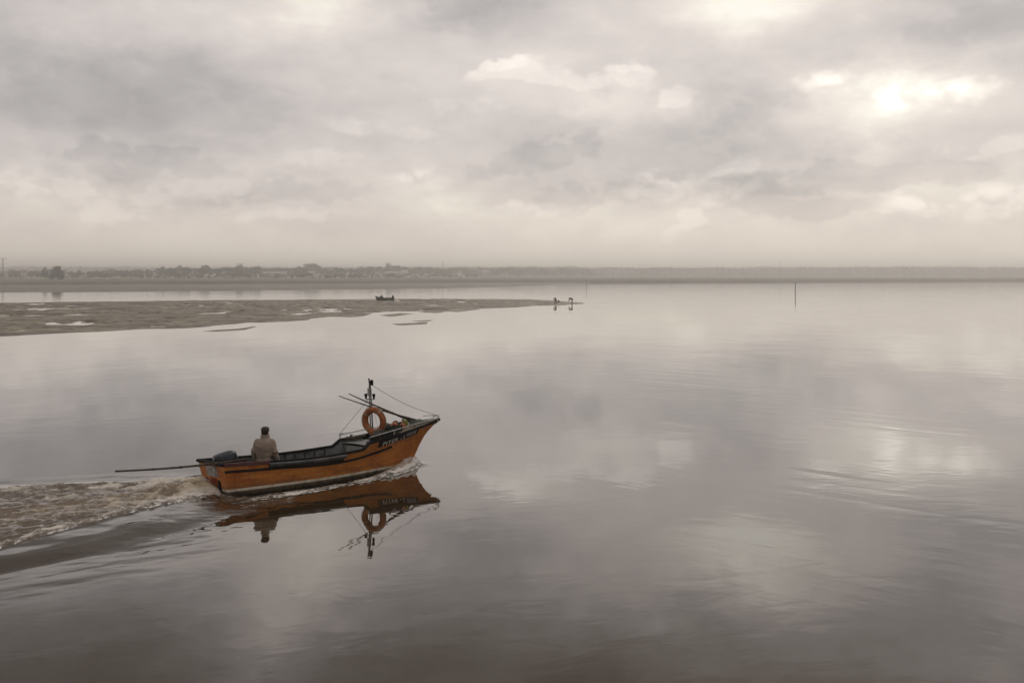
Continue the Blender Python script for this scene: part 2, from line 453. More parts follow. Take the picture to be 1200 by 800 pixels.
crisp([(1072, 243, 40, 11, -8), (1168, 238, 46, 15, 6), (845, 202, 30, 8, 25), (784, 210, 46, 13, 0), (484, 214, 30, 10, 10)], 0.055, 0.40, 1.0, 2.4)
crisp([(70, 222, 90, 24, -12), (128, 238, 70, 20, -14), (230, 222, 100, 15, 8), (330, 245, 80, 14, 0)], 0.045, 0.38, 0.75, 2.2)
crisp([(672, 228, 56, 22, 0), (745, 222, 50, 18, 0), (880, 232, 70, 16, -12), (960, 240, 90, 14, 0), (630, 185, 90, 22, 14), (1010, 205, 180, 20, 0), (330, 225, 120, 22, 0), (180, 190, 120, 26, -6)], -0.045, 0.32, 0.60, 2.0)
crisp([(870, 125, 80, 44, 0), (930, 165, 130, 24, 0), (1120, 50, 150, 40, 10), (120, 110, 180, 46, 4), (520, 20, 80, 26, 0)], -0.022, 0.35, 0.75, 2.0)
crisp([(865, -30, 70, 26, 0), (900, -55, 90, 22, 0), (790, -90, 60, 24, 0), (330, -70, 50, 50, 0)], 0.055, 0.30, 1.1, 2.0)
Lc = w.math('MINIMUM', w.math('MAXIMUM', L, 0.42), 1.0)
colr = w.ramp(Lc, [(0.40, lin((94, 89, 85))), (0.60, lin((153, 148, 144))), (0.70, lin((180, 175, 173))), (0.76, lin((201, 193, 189))), (0.82, lin((216, 207, 201))),
                   (0.89, lin((234, 226, 216))), (0.95, lin((250, 243, 231))), (1.0, lin((255, 252, 243)))])
warm = w.mix(w.rng(el, 0.0, 0.13, 1.0, 0.0), (1, 1, 1), (1.01, 0.985, 0.945))
mx = w.node('ShaderNodeMix', data_type='RGBA', blend_type='MULTIPLY'); mx.inputs[0].default_value = 1
w.l.new(colr, mx.inputs[6]); w.l.new(warm, mx.inputs[7])
bg2 = w.node('ShaderNodeBackground'); w.l.new(mx.outputs[2], bg2.inputs[0]); bg2.inputs[1].default_value = 1.0
bg3 = w.node('ShaderNodeBackground'); bg3.inputs[1].default_value = 1.0
w.l.new(w.vmath('MULTIPLY', (1.85, 1.72, 1.52), G), bg3.inputs[0])
ad = w.node('ShaderNodeAddShader'); w.l.new(bg2.outputs[0], ad.inputs[0]); w.l.new(bg3.outputs[0], ad.inputs[1])
ms = w.node('ShaderNodeMixShader'); ms.inputs[0].default_value = 0.95     # 5 % of the blue sky shows through the cloud deck
w.l.new(bg1.outputs[0], ms.inputs[1]); w.l.new(ad.outputs[0], ms.inputs[2]); w.l.new(ms.outputs[0], out.inputs[0])
world.cycles.sampling_method = 'MANUAL'; world.cycles.sample_map_resolution = 512

sun = bpy.data.lights.new('sun', 'SUN'); suno = bpy.data.objects.new('sun', sun); COL.objects.link(suno)
sun.energy = 0.6; sun.angle = R(30); sun.color = (1.0, 0.94, 0.86)
sdir = Vector((math.sin(SUN_AZ) * math.cos(SUN_EL), math.cos(SUN_AZ) * math.cos(SUN_EL), math.sin(SUN_EL)))
suno.rotation_euler = (-sdir).to_track_quat('-Z', 'Y').to_euler()

# ------------------------------------------------------------------ boat frame
HEAD = R(35)                 # course: 35 degrees from the picture plane
HEEL = R(-5)                 # the boat leans to port
BOW = Vector((-2.04, 28.6, 0))
U = Vector((math.cos(HEAD), math.sin(HEAD), 0)); N = Vector((-math.sin(HEAD), math.cos(HEAD), 0))
STERN = BOW - U * 6.5
BROT = Euler((HEEL, 0, HEAD)).to_matrix().to_4x4()
BM = Matrix.Translation(STERN) @ BROT
def bw_pt(x, y, z): return BM @ Vector((x, y, z))

# hull lines (s = 0 at the transom, 1 at the stem)
SS = [0, .15, .35, .5, .62, .75, .87, .95, 1]
def b_sheer(s): return cinterp(s, SS, [.97, 1.02, 1.06, 1.04, .965, .765, .47, .22, .035])
def b_water(s): return cinterp(s, [0, .2, .35, .5, .65, .8, .9, 1], [.87, .91, .91, .82, .60, .32, .15, .02])
def z_low(s): return cinterp(s, [0, .17, .38, .5, .62, .75, .87, 1], [.64, .60, .57, .588, .632, .72, .87, 1.10])
def z_sheer(s):
    up = cinterp(s, [.64, .75, .87, .95, 1], [.785, .870, .985, 1.08, 1.165])
    return np.where(s < .618, z_low(s), np.where(s > .642, up, z_low(.618) + (s - .618) / .024 * (.785 - z_low(.618))))
def z_rub(s): return cinterp(s, [0, .25, .5, .62, .76, 1], [.475, .425, .385, .43, .55, .9])
def x_stem(z): return cinterp(z, [-.34, -.2, 0, .2, .54, .81, 1.0, 1.17], [4.7, 5.2, 5.48, 5.62, 5.82, 6.03, 6.25, 6.5])
def x_stern(z): return -.15 * (np.asarray(z) + .3) / .94
def hull_pt(s, z, out=0.0):
    """starboard (y<0) point of the hull skin at station s and height z (local frame)"""
    zs = z_sheer(s); bs, bw_ = b_sheer(s), b_water(s)
    zk = -.34 + .10 * s ** 3
    t = np.clip(z / zs, 0, 1)
    yy = bw_ + (bs - bw_) * (t ** (1.0 + .5 * s))
    zz = np.clip((z - zk) / (0 - zk), 0, 1)
    low = bw_ * np.where(zz < .42, zz / .42 * .80, .80 + .20 * np.sin((zz - .42) / .58 * math.pi / 2))
    y = np.where(z >= 0, yy, low)
    x = x_stern(z) + s * (x_stem(z) - x_stern(z))
    return x, -(y + out), z
def hv(s, z, out=0.0, side=1):
    x, y, z = hull_pt(s, z, out); return Vector((float(x), float(y) * side, float(z)))
def s_of_x(x, z):
    return float((x - x_stern(z)) / (x_stem(z) - x_stern(z)))

# ------------------------------------------------------------------ water
def build_water():
    def axis(a, b, step, far, g=1.13):
        c = list(np.arange(a, b + 1e-6, step)); lo, hi = [], []
        d, p = step, a
        while p > -far: d *= g; p -= d; lo.append(p)
        d, p = step, c[-1]
        while p < far: d *= g; p += d; hi.append(p)
        return np.array(lo[::-1] + c + hi)
    xa = axis(-9.5, 7.2, .042, 2700); ya = axis(-6.4, 4.6, .042, 2700)
    x, y = np.meshgrid(xa, ya)
    s = np.clip(-x, 0, None); behind = sstep(-.1, .25, -x + .0)
    q = -y
    fade = np.exp(-s / 22)
    # wavy edge of the wash
    wob = fbm(x * .9, y * .9, 3, 5) * .55
    e_st = .78 + .52 * s + wob * np.clip(s, 0, 1.5) * .55
    e_pt = 1.0 + .40 * s + wob * np.clip(s, 0, 1.5) * .5
    inside = sstep(.16, -.10, q - e_st) * sstep(.16, -.10, y - e_pt) * behind
    near_tr = np.exp(-s / 1.3)
    lump = fbm(x * 2.2, y * 3.0, 4, 11)
    fine = fbm(x * 6.5, y * 7.5, 4, 23, .6)
    streak = fbm(x * .40 + 3 + .1 * y, y * 2.6 + .12 * x, 4, 37)
    h = np.zeros_like(x)
    ridge = 1 - np.abs(fbm(x * 1.5 + .25 * y, y * 3.0, 3, 91)) * 4.2            # short steep chop
    ridge2 = 1 - np.abs(fbm(x * 3.6, y * 5.6, 3, 53)) * 4.2
    ridge, ridge2 = np.clip(ridge, -.6, 1), np.clip(ridge2, -.6, 1)
    h += inside * fade * (lump * .10 + ridge * .045 + ridge2 * .020 + fine * .012 + streak * .09)
    # churned mound of the propeller, straight behind the transom
    h += behind * np.exp(-((y - .10) / (.42 + .05 * s)) ** 2) * (.20 * np.exp(-((s - .75) / .7) ** 2) + .07 * np.exp(-s / 3.5)) * (1 + 1.6 * lump)
    h += behind * np.exp(-((q - e_st + .22) / .22) ** 2) * .055 * fade * (1 + 2.2 * fine) * sstep(.2, 1.0, s)
    h += behind * np.exp(-((y - e_pt + .22) / .22) ** 2) * .05 * fade * (1 + 2.2 * fine)
    # the outer face of the diverging swell on the near side, gentle beside the boat and steeper aft
    qs = np.where(x < .73, 2.75 + .34 * (.73 - x), 2.75) + fbm(x * .30, y * .2, 3, 71) * .9
    e0 = np.maximum(e_st, .78 + .52 * s) 
    e0 = np.where(x > 0, .9, e0)
    t = np.clip((q - e0) / np.clip(qs - e0, .5, 9), 0, 1)
    ampS = .158 * sstep(.6, -2.6, x) * np.exp(-s / 24)
    face = .5 + .5 * np.cos(math.pi * t ** 2.1)
    ampS = ampS * (1 + 1.1 * fbm(x * .35, y * .5, 3, 72))
    h += np.where(q > 0, sstep(.8, -2.0, x) * np.exp(-s / 24) * sstep(2.6, 0, np.abs(q - qs)) * (fbm(x * .9 + .3 * y, y * 1.9, 3, 73) * .030 + fbm(x * 2.2, y * 3.6, 2, 74) * .006), 0)
    h += np.where(q > 0, ampS * face * sstep(-.5, .05, q - e0 + .2), 0)
    chop = sstep(2.2, .0, x) * np.exp(-s / 1.6) * sstep(-.2, .2, q - e0 + .2) * sstep(.5, -.8, q - qs)
    h += np.where(q > 0, chop * (fbm(x * 2.6 + y, y * 4.2, 3, 61) * .034 + fbm(x * 8, y * 10, 2, 62) * .010), 0)
    qp = e_pt + .15
    dp = (y - qp) / .38
    h += .07 * sstep(.6, -1.5, x) * np.exp(-s / 24) * (np.exp(-dp ** 2) - .4 * np.exp(-((dp - 1.9) / 1.2) ** 2))
    # along the hull: a trough amidships, bow wave at the stem
    xl = np.clip(x, 0, 5.45)
    sx_ = np.clip((xl + .05) / 5.55, 0, 1)
    hb = b_water(sx_)
    dist = np.abs(y) - hb
    along = sstep(-.5, .6, x) * sstep(5.4, 4.2, x)
    h += -.115 * along * np.exp(-np.clip(dist, 0, 9) / .45)
    bowd = np.hypot(x - 5.38, y * 1.15)
    h += .15 * np.exp(-(bowd / .33) ** 2) * (1 + 1.5 * fine)
    qf = np.interp(x, [-.6, 1.4, 3.1, 4.4, 5.0, 5.45, 5.7], [1.86, 1.72, 1.38, .98, .72, .36, .1])
    side = sstep(-1.0, 1.0, x) * sstep(5.85, 5.5, x)
    bandw = .10 + .05 * np.clip(5 - x, 0, 4) / 4
    band = np.exp(-((np.abs(y) - qf + .5 * wob * .25) / bandw) ** 2) * side
    h += band * (.05 + .055 * sstep(3.0, 5.0, x)) * (1 + 1.8 * fine)
    # bow sheet: spray thrown up between stem and band
    bsheet = sstep(3.9, 4.9, x) * sstep(5.75, 5.45, x) * sstep(.10, -.05, np.abs(y) - qf) * sstep(-.06, .02, dist)
    h += bsheet * (.06 + .10 * np.abs(fine))
    between = side * sstep(.08, -.1, np.abs(y) - qf) * sstep(-.05, .05, dist)
    h += between * (fine * .03 + ridge2 * .012)
    # ---- foam
    foam = np.zeros_like(x)
    edge = np.exp(-((q - e_st + .30) / .34) ** 2) + .8 * np.exp(-((y - e_pt + .30) / .40) ** 2)
    foam += inside * np.exp(-s / 30) * (.16 + .38 * edge + .20 * near_tr + .80 * streak + .22 * lump + .22 * ridge + .12 * ridge2)
    foam = np.maximum(foam, inside * np.exp(-((y - .1) / .55) ** 2) * np.exp(-s / 1.1) * (.75 + .5 * ridge2))
    foam = np.maximum(foam, band * (.62 + .38 * sstep(2.6, 4.8, x)) * (.9 + .9 * lump))
    foam = np.maximum(foam, bsheet * .85)
    foam = np.maximum(foam, between * (.34 + .35 * lump + .25 * ridge2 + .25 * sstep(3.0, 4.6, x)))
    foam = np.maximum(foam, np.exp(-(bowd / .30) ** 2) * 1.0)
    specks = np.where(q > 0, chop, 0) * np.clip(.30 + 1.0 * fbm(x * 1.6 + y, y * 3.4, 4, 63), 0, 1)
    foam = np.maximum(foam, specks)
    silt = inside * fade * np.clip(np.exp(-((y - .05 + .1 * s) / (.45 + .16 * s)) ** 2) * 1.1 + .45 * streak, 0, 1) + .25 * between
    silt = np.maximum(silt, inside * .38)
    # ---- the hull pushes the water aside
    c, sn = math.cos(-HEEL), math.sin(-HEEL)
    yl = y * c - h * sn; zl = y * sn + h * c
    xs0, xs1 = x_stern(zl), x_stem(zl)
    ss = (x - xs0) / (xs1 - xs0)
    _, yh, _ = hull_pt(np.clip(ss, 0, 1), zl)
    inner = (np.abs(yl) < -yh - .05) & (ss > .012) & (ss < .985)
    h = np.where(inner, -.62, h)
    foam = np.where(inner, 0, foam)
    X = STERN.x + U.x * x + N.x * y; Y = STERN.y + U.y * x + N.y * y
    me = grid_mesh('water', X, Y, h)
    for nm, arr in (('foam', np.clip(foam, 0, 1.2)), ('silt', np.clip(silt, 0, 1))):
        a = me.attributes.new(nm, 'FLOAT', 'POINT'); a.data.foreach_set('value', arr.ravel().astype(np.float32))
    m, nt, b = new_mat('estuary_water')
    pos = nt.node('ShaderNodeNewGeometry').outputs['Position']
    fo = nt.node('ShaderNodeAttribute', attribute_name='foam').outputs['Fac']
    si = nt.node('ShaderNodeAttribute', attribute_name='silt').outputs['Fac']
    # lacy foam: the attribute says how much, the noise says where
    wk = nt.mapping(nt.mapping(pos, rot=(0, 0, R(-35))), scale=(0.5, 1.0, 1.0))          # the foam is drawn out along the wake
    n1 = nt.noise(wk, 5.5, 7, 0.66, 0.8); n2 = nt.noise(nt.mapping(wk, loc=(5, 2, 0)), 17.0, 5, 0.62, 0.5)
    nn = nt.math('ADD', nt.math('MULTIPLY', n1, 0.62), nt.math('MULTIPLY', n2, 0.38))
    th = nt.math('SUBTRACT', nt.math('ADD', nn, nt.math('MULTIPLY', fo, 0.52)), 0.70)
    mask = nt.math('MULTIPLY', nt.rng(th, 0.0, 0.16), nt.rng(fo, 0.04, 0.22))
    deep = (0.042, 0.0265, 0.0125)
    wcol = nt.mix(nt.math('MULTIPLY', si, nt.rng(n1, 0.3, 0.7, 0.55, 1.0)), deep, (0.205, 0.135, 0.068))
    fcol = nt.mix(nt.math('MULTIPLY', si, nt.rng(n1, 0.35, 0.65, 0.2, 0.95)), (0.70, 0.655, 0.60), (0.42, 0.315, 0.19))
    nt.l.new(nt.mix(mask, wcol, fcol), b.inputs['Base Color'])
    nt.l.new(nt.rng(mask, 0, 1, 0.02, 0.75, False), b.inputs['Roughness'])
    b.inputs['IOR'].default_value = 1.55
    nt.l.new(nt.rng(mask, 0, 1, 0.37, 0.0, False), b.inputs['Coat Weight'])       # extra gloss layer, added to strengthen the sky's reflection
    b.inputs['Coat Roughness'].default_value = 0.02
    # small ripples, heights in metres
    def aniso(deg, sx, sy): return nt.mapping(nt.mapping(pos, rot=(0, 0, R(deg))), scale=(sx, sy, 1))
    sw = nt.noise(aniso(20, 1.0, 0.55), 0.22, 2, 0.4)
    r1 = nt.noise(aniso(40, 0.20, 1.0), 1.1, 3, 0.45, 0.5)
    r2 = nt.noise(aniso(12, 0.22, 1.0), 2.0, 3, 0.5, 0.5)
    patch = nt.noise(nt.mapping(pos, loc=(31, 12, 0), scale=(1, 0.7, 1)), 0.085, 3, 0.55)
    sp_ = nt.node('ShaderNodeSeparateXYZ'); nt.l.new(pos, sp_.inputs[0])
    pm = nt.math('MULTIPLY', nt.rng(patch, 0.45, 0.60), nt.rng(sp_.outputs[0], -4.0, 6.0, 0.15, 1.0))
    pm2 = nt.rng(nt.noise(nt.mapping(pos, loc=(7, 60, 0), scale=(1, 0.45, 1)), 0.06, 3, 0.55), 0.50, 0.62)
    hgt = nt.math('MULTIPLY_ADD', nt.noise(aniso(-15, 0.6, 1.0), 1.3, 3, 0.5, 0.4), 0.0032, nt.math('MULTIPLY', sw, 0.018))
    hgt = nt.math('MULTIPLY_ADD', nt.math('MULTIPLY', r1, pm), 0.0115, hgt)
    hgt = nt.math('MULTIPLY_ADD', nt.math('MULTIPLY', r2, pm2), 0.0034, hgt)
    hgt = nt.math('MULTIPLY_ADD', nt.math('MULTIPLY', nn, mask), 0.03, hgt)
    rough_w = nt.noise(pos, 9.0, 4, 0.6)
    hgt = nt.math('MULTIPLY_ADD', nt.math('MULTIPLY', rough_w, nt.rng(fo, 0.05, 0.4)), 0.022, hgt)
    bp = nt.node('ShaderNodeBump'); bp.inputs['Strength'].default_value = 1; bp.inputs['Distance'].default_value = 1
    nt.l.new(hgt, bp.inputs['Height']); nt.l.new(bp.outputs[0], b.inputs['Normal']); nt.l.new(bp.outputs[0], b.inputs['Coat Normal'])
    o = link_mesh('water', me, m); tag(o, kind='structure')
build_water()

# ------------------------------------------------------------------ ground: mud flats, far banks, land
def seg_dist(px, py, poly):
    d = np.full(px.shape, 1e9); ins = np.zeros(px.shape, bool)
    n = len(poly)
    for i in range(n):
        ax, ay = poly[i]; bx, by = poly[(i + 1) % n]
        dx, dy = bx - ax, by - ay
        t = np.clip(((px - ax) * dx + (py - ay) * dy) / (dx * dx + dy * dy + 1e-12), 0, 1)
        d = np.minimum(d, np.hypot(px - ax - t * dx, py - ay - t * dy))
        c = (ay > py) != (by > py)
        with np.errstate(divide='ignore', invalid='ignore'):
            xi = (bx - ax) * (py - ay) / (by - ay) + ax
        ins ^= c & (px < xi)
    return np.where(ins, d, -d)

def mud_mat(name, c1, c2, wet, scale=0.12, rough=0.5):
    m, nt, b = new_mat(name)
    pos = nt.node('ShaderNodeNewGeometry').outputs['Position']
    n1 = nt.noise(nt.mapping(pos, scale=(0.7, 1, 1)), scale, 8, 0.65)
    n2 = nt.noise(pos, scale * 4, 7, 0.72)
    col = nt.mix(nt.rng(n1, 0.42, 0.58), c1, c2)
    col = nt.mix(nt.rng(n2, 0.50, 0.64), col, wet)
    nt.l.new(col, b.inputs['Base Color'])
    nt.l.new(nt.rng(n2, 0.35, 0.65, rough - 0.12, rough + 0.25), b.inputs['Roughness'])
    bp = nt.node('ShaderNodeBump'); bp.inputs['Strength'].default_value = 1; bp.inputs['Distance'].default_value = 0.10
    nt.l.new(nt.noise(pos, 1.3, 6, 0.7), bp.inputs['Height']); nt.l.new(bp.outputs[0], b.inputs['Normal'])
    return m

def build_mudflat():
    out_px = [(-320, 411), (-120, 401), (0, 394.5), (60, 391), (130, 387.5), (200, 385), (240, 383), (300, 377.5), (350, 376), (370, 373), (387, 371), (412, 372),
              (440, 366.5), (455, 366), (480, 364.5), (507, 367), (520, 365), (537, 365.5), (562, 362), (600, 360.5), (637, 357.8), (660, 357.2), (684, 355.7),
              (680, 354.6), (650, 352.5), (620, 350.8), (560, 350.2), (450, 350.5), (300, 351.5), (150, 353), (0, 355), (-320, 357.5)]
    isl = [[(447, 369.3), (470, 367), (484, 367.8), (458, 370.8)], [(463, 379.6), (500, 377.8), (497, 379.6), (470, 380.8)], [(486, 376.2), (506, 375), (500, 376.8)],
           [(238, 388.3), (255, 386.6), (280, 385), (296, 382.6), (282, 386.4), (258, 388.4)]]
    xa = np.arange(-185, 22, .32); ya = np.concatenate([np.arange(78, 140, .42), np.arange(140, 245, .75)])
    X, Y = np.meshgrid(xa, ya)
    jx = fbm(X * .22, Y * .16, 4, 3) * 3.2; jy = fbm(X * .22 + 40, Y * .16, 4, 4) * 3.6
    sd = seg_dist(X + jx * .7, Y + jy * 1.25, [on_water(*p) for p in out_px])
    sdi = np.full_like(X, -1e9)
    for p in isl: sdi = np.maximum(sdi, seg_dist(X + jx * .25, Y + jy * .4, [on_water(*q) for q in p]))
    base = np.where(sd > 0, .16 * (1 - np.exp(-sd / 3.2)), np.clip(sd * .06, -.5, 0))
    n = fbm(X * .10, Y * .07, 5, 8) * .24 + fbm(X * .5, Y * .38, 4, 9) * .15
    pud = np.clip(-fbm(X * .42 + 3, Y * .20, 4, 44) - .07, 0, 1) * 1.6 * sstep(-.1, .12, fbm(X * .03, Y * .03, 2, 45) + .05) + np.clip(-(fbm(X * .17 + 9, Y * .13, 5, 15) + .03) - .02, 0, 1) * 2.4     # low spots that hold water
    Z = base + n * np.clip(sd / 3 + .15, 0, 1) * .70 - pud * np.clip(sd / 5, 0, 1) * np.clip((Y - 92) / 20, .15, 1)
    spit = sstep(-15, 2, X)                                            # the firm tip of the spit carries no pools
    Z = Z * (1 - spit) + spit * np.where(sd > 0, .10 * (1 - np.exp(-sd / 1.5)) + n * .08, base)
    Z = np.where(sd > 0, np.maximum(Z, -.12), base)
    Z = np.maximum(Z, np.where(sdi > -1, .09 * (1 - np.exp(-np.clip(sdi + .3, -.9, 9) / 1.0)) + n * .04, -1))
    o = link_mesh('mudflat', grid_mesh('mudflat', X, Y, Z), mud_mat('wet_mud', (0.255, 0.21, 0.142), (0.132, 0.11, 0.076), (0.078, 0.068, 0.052), 0.17))
    tag(o, kind='structure')
build_mudflat()

def land(name, front_px, back_d, z, mat, edge=0.4, bump=0.5, sides=None, nx=260, ny=40, depth=None):
    """a bank: front edge traced along the waterline, running back to depth back_d"""
    pts = [on_water(*p) for p in front_px]
    ax = np.array([p[0] / p[1] for p in pts]); dd = np.array([p[1] for p in pts])
    k = np.linspace(ax[0], ax[-1], nx)
    d0 = np.interp(k, ax, dd)
    t = np.linspace(0, 1, ny) ** 2.2
    K, T = np.meshgrid(k, t)
    D0 = np.meshgrid(d0, t)[0]
    DD = D0 + ((back_d - D0) if depth is None else depth) * T
    X = K * DD; Y = DD
    wob = fbm(X * .02, Y * .02, 4, len(name)) 
    rise = 1 - np.exp(-(Y - D0) / edge)
    Z = -.15 + rise * (z + .15) + wob * bump * rise
    o = link_mesh(name, grid_mesh(name, X, Y, Z), mat); tag(o, kind='structure'); return o

mud2 = mud_mat('far_mud', (0.21, 0.19, 0.16), (0.165, 0.148, 0.125), (0.145, 0.13, 0.11), 0.03, 0.6)
marsh = mud_mat('saltmarsh', (0.085, 0.078, 0.056), (0.115, 0.10, 0.072), (0.07, 0.062, 0.045), 0.02, 0.9)
grass = mud_mat('grassland', (0.13, 0.13, 0.085), (0.17, 0.155, 0.105), (0.12, 0.115, 0.075), 0.01, 0.9)
land('far_mudbank', [(-500, 345), (0, 342.8), (150, 342), (300, 340.3), (450, 338.2), (520, 337.6), (580, 336.2), (640, 334.2), (692, 331.8)], 900, .25, mud2, 6, .25)
land('marsh_bank', [(-600, 335.5), (0, 334.4), (300, 333.2), (450, 332.4), (560, 331.5), (640, 331.2), (760, 331.0), (880, 330.6), (1000, 330.1), (1200, 329.4), (1800, 328.6)], 1500, 1.7, marsh, 8, .5, depth=60)
land('far_land', [(-600, 334.6), (0, 333.6), (300, 332.5), (450, 331.8), (560, 331.0), (640, 330.7), (760, 330.5), (880, 330.2), (1000, 329.7), (1200, 329.1), (1900, 328.2)], 3900, 2.2, grass, 30, .8, ny=70)

# ------------------------------------------------------------------ trees
def foliage_mat(name, c1, c2):
    m, nt, b = new_mat(name)
    oi = nt.node('ShaderNodeObjectInfo').outputs['Random']
    pos = nt.node('ShaderNodeNewGeometry').outputs['Position']
    n = nt.noise(pos, 0.35, 4, 0.6)
    f = nt.math('ADD', nt.math('MULTIPLY', oi, 0.5), nt.math('MULTIPLY', nt.rng(n, 0.3, 0.7), 0.5))
    nt.l.new(nt.mix(f, c1, c2), b.inputs['Base Color']); b.inputs['Roughness'].default_value = 0.85
    return m
M['leaf'] = foliage_mat('tree_foliage', (0.042, 0.05, 0.030), (0.078, 0.080, 0.046))
M['leafdark'] = foliage_mat('dark_foliage', (0.040, 0.045, 0.028), (0.055, 0.06, 0.038))
M['bark'] = paint('bark', (0.09, 0.07, 0.052), (0.055, 0.044, 0.034), 2, 0.9)

def crown_mesh(kind, seed, n=420):
    """unit-height tree: crown of leaf clumps"""
    rnd = random.Random(seed); vs, fs = [], []
    blobs = []
    if kind == 'round':
        blobs = [((rnd.gauss(0, .16), rnd.gauss(0, .16), rnd.uniform(.45, .82)), rnd.uniform(.14, .22)) for _ in range(9)]
    elif kind == 'dome':
        blobs = [((.42 * math.cos(a) * r_, .42 * math.sin(a) * r_, .86 - .30 * r_ ** 2 + rnd.uniform(-.04, .02)), rnd.uniform(.12, .18)) for a, r_ in [(rnd.uniform(0, 6.3), rnd.random() ** .6) for _ in range(16)]]
    elif kind == 'mound':
        blobs = [((.40 * r_ * math.cos(a), .40 * r_ * math.sin(a), .22 + .62 * (1 - r_ ** 2) * rnd.uniform(.3, 1)), rnd.uniform(.12, .19)) for a, r_ in [(rnd.uniform(0, 6.3), rnd.random() ** .6) for _ in range(30)]]
    elif kind == 'tall':
        blobs = [((rnd.gauss(0, .06), rnd.gauss(0, .06), z), .15 * (1.1 - abs(z - .55))) for z in np.linspace(.25, .9, 9)]
    else:
        blobs = [((rnd.gauss(0, .28), rnd.gauss(0, .28), rnd.uniform(.25, .75)), rnd.uniform(.16, .27)) for _ in range(10)]
    top = max(c[2] + r for c, r in blobs)
    for k in range(n):
        c, r = rnd.choice(blobs)
        d = Vector((rnd.gauss(0, 1), rnd.gauss(0, 1), rnd.gauss(0, 1))).normalized()
        p = Vector(c) + d * r * rnd.uniform(.62, 1.05); p.z /= top
        nrm = (d + Vector((rnd.gauss(0, .5), rnd.gauss(0, .5), rnd.gauss(0, .5)))).normalized()
        a = nrm.orthogonal().normalized(); b = nrm.cross(a)
        q = rnd.uniform(.028, .062); base = len(vs)
        for i in range(5):
            t = i * 2 * math.pi / 5 + rnd.random()
            vs.append(p + (a * math.cos(t) + b * math.sin(t)) * q * rnd.uniform(.6, 1.2))
        fs.append(tuple(range(base, base + 5)))
    return vs, fs

def trunk_mesh(seed, top=.62):
    rnd = random.Random(seed)
    pts = [(0, 0, -.03), (.01, .005, .2), (rnd.uniform(-.02, .02), 0, .4), (rnd.uniform(-.03, .03), 0, top)]
    mb = MB(); mb.add(sweep(pts, [.028, .022, .017, .008], 7))
    for k in range(4):
        a = rnd.uniform(0, 6.3); z = rnd.uniform(.3, .45)
        mb.add(sweep([(0, 0, z), (.1 * math.cos(a), .1 * math.sin(a), z + .1), (.2 * math.cos(a), .2 * math.sin(a), z + .22)], [.012, .008, .004], 5))
    return mb.v, mb.f

LAND_Z = 2.1
def tree_proto(kind, seed):
    mb = MB(); mb.add(crown_mesh(kind, seed, 620)); c = mb.mesh('crown', weld=False); c.materials.append(M['leaf'])
    mb = MB(); mb.add(trunk_mesh(seed)); k = mb.mesh('trunk'); k.materials.append(M['bark'])
    return c, k
PROTO = [tree_proto(k, s) for k, s in (('round', 1), ('round', 2), ('bush', 3), ('bush', 4), ('dome', 5), ('tall', 6), ('bush', 7))]

def ytop_line(px):
    return np.interp(px, [0, 50, 90, 150, 185, 215, 245, 285, 320, 350, 380, 420, 455, 500, 560, 620, 700], [315.5, 315, 316, 314.5, 314.5, 312.5, 313, 311, 312.5, 311.5, 312, 312, 311, 312.5, 312.5, 312.8, 313.5])
rnd = random.Random(77)
count = 0
def place_tree(px, d, ytop, me=None, wscale=None, label=None, group=None, name='far_tree'):
    z = LAND_Z if d > 900 else 1.2
    hgt = H + (HZ - ytop) * d / F - z
    o = empty(name, ((px - 600) / F * d, d, z))
    ws = wscale or rnd.uniform(.9, 1.5)
    o.scale = (hgt * ws, hgt * ws, hgt); o.rotation_euler = (0, 0, rnd.uniform(0, 6.28))
    for nm, m_ in zip(('crown', 'trunk'), me or rnd.choice(PROTO)):
        c = bpy.data.objects.new(nm, m_); COL.objects.link(c); c.parent = o
    tag(o, label, 'tree', group)
    return o
px = -30.0
while px < 690:                     # skyline row
    d = rnd.uniform(1050, 1350) + max(0, px - 300) * 2.2
    place_tree(px, d, float(ytop_line(px)) + rnd.uniform(-.3, 2.2), label='hazy tree among many on the skyline of the far shore', group='trees on the far skyline')
    px += rnd.uniform(3.4, 6.2)
px = -30.0
while px < 560:                     # lower row nearer the water
    d = rnd.uniform(950, 1200) + max(0, px - 350) * 1.2
    place_tree(px, d, rnd.uniform(319.5, 324.0), wscale=rnd.uniform(1.4, 2.2), label='low grey-green tree or bush near the far waterline below the skyline trees', group='low trees by the far bank')
    px += rnd.uniform(4.5, 8)

def big_tree(kind, seed, px, d, ytop, ws, label, leaf='leaf', n=1100):
    z = LAND_Z if d > 900 else 1.2
    hgt = H + (HZ - ytop) * d / F - z
    t = empty('shore_tree', ((px - 600) / F * d, d, z)); tag(t, label, 'tree')
    mb = MB(); mb.add(crown_mesh(kind, seed, n)); c = mb.mesh('crown', weld=False)
    mb = MB(); mb.add(trunk_mesh(seed))
    for nm, me, mt in (('crown', c, M[leaf]), ('trunk', mb.mesh('trunk'), M['bark'])):
        o = link_mesh(nm, me, mt, t, False); o.scale = (hgt * ws, hgt * ws, hgt)
big_tree('mound', 111, 67, 800, 311.2, .95, 'darkest broad tree on the far shore, near the left edge of the picture', 'leafdark', 3200)
big_tree('mound', 102, 52.5, 900, 312.3, .55, 'small slim tree just left of the darkest broad tree on the far shore')
big_tree('mound', 103, 210, 1250, 310.6, 1.2, 'left one of the two wide dome-shaped trees on the far skyline')
big_tree('mound', 104, 281, 1300, 307.8, 1.1, 'right and taller one of the two wide dome-shaped trees on the far skyline')
big_tree('mound', 105, 455, 1500, 306.8, .75, 'tallest round tree standing above the far skyline over the white shed')
big_tree('round', 106, 241, 1200, 310.5, 1.0, 'round tree standing between the two wide dome-shaped trees')
big_tree('round', 107, 190, 1200, 312.0, 1.0, 'round tree directly left of the left dome-shaped tree')
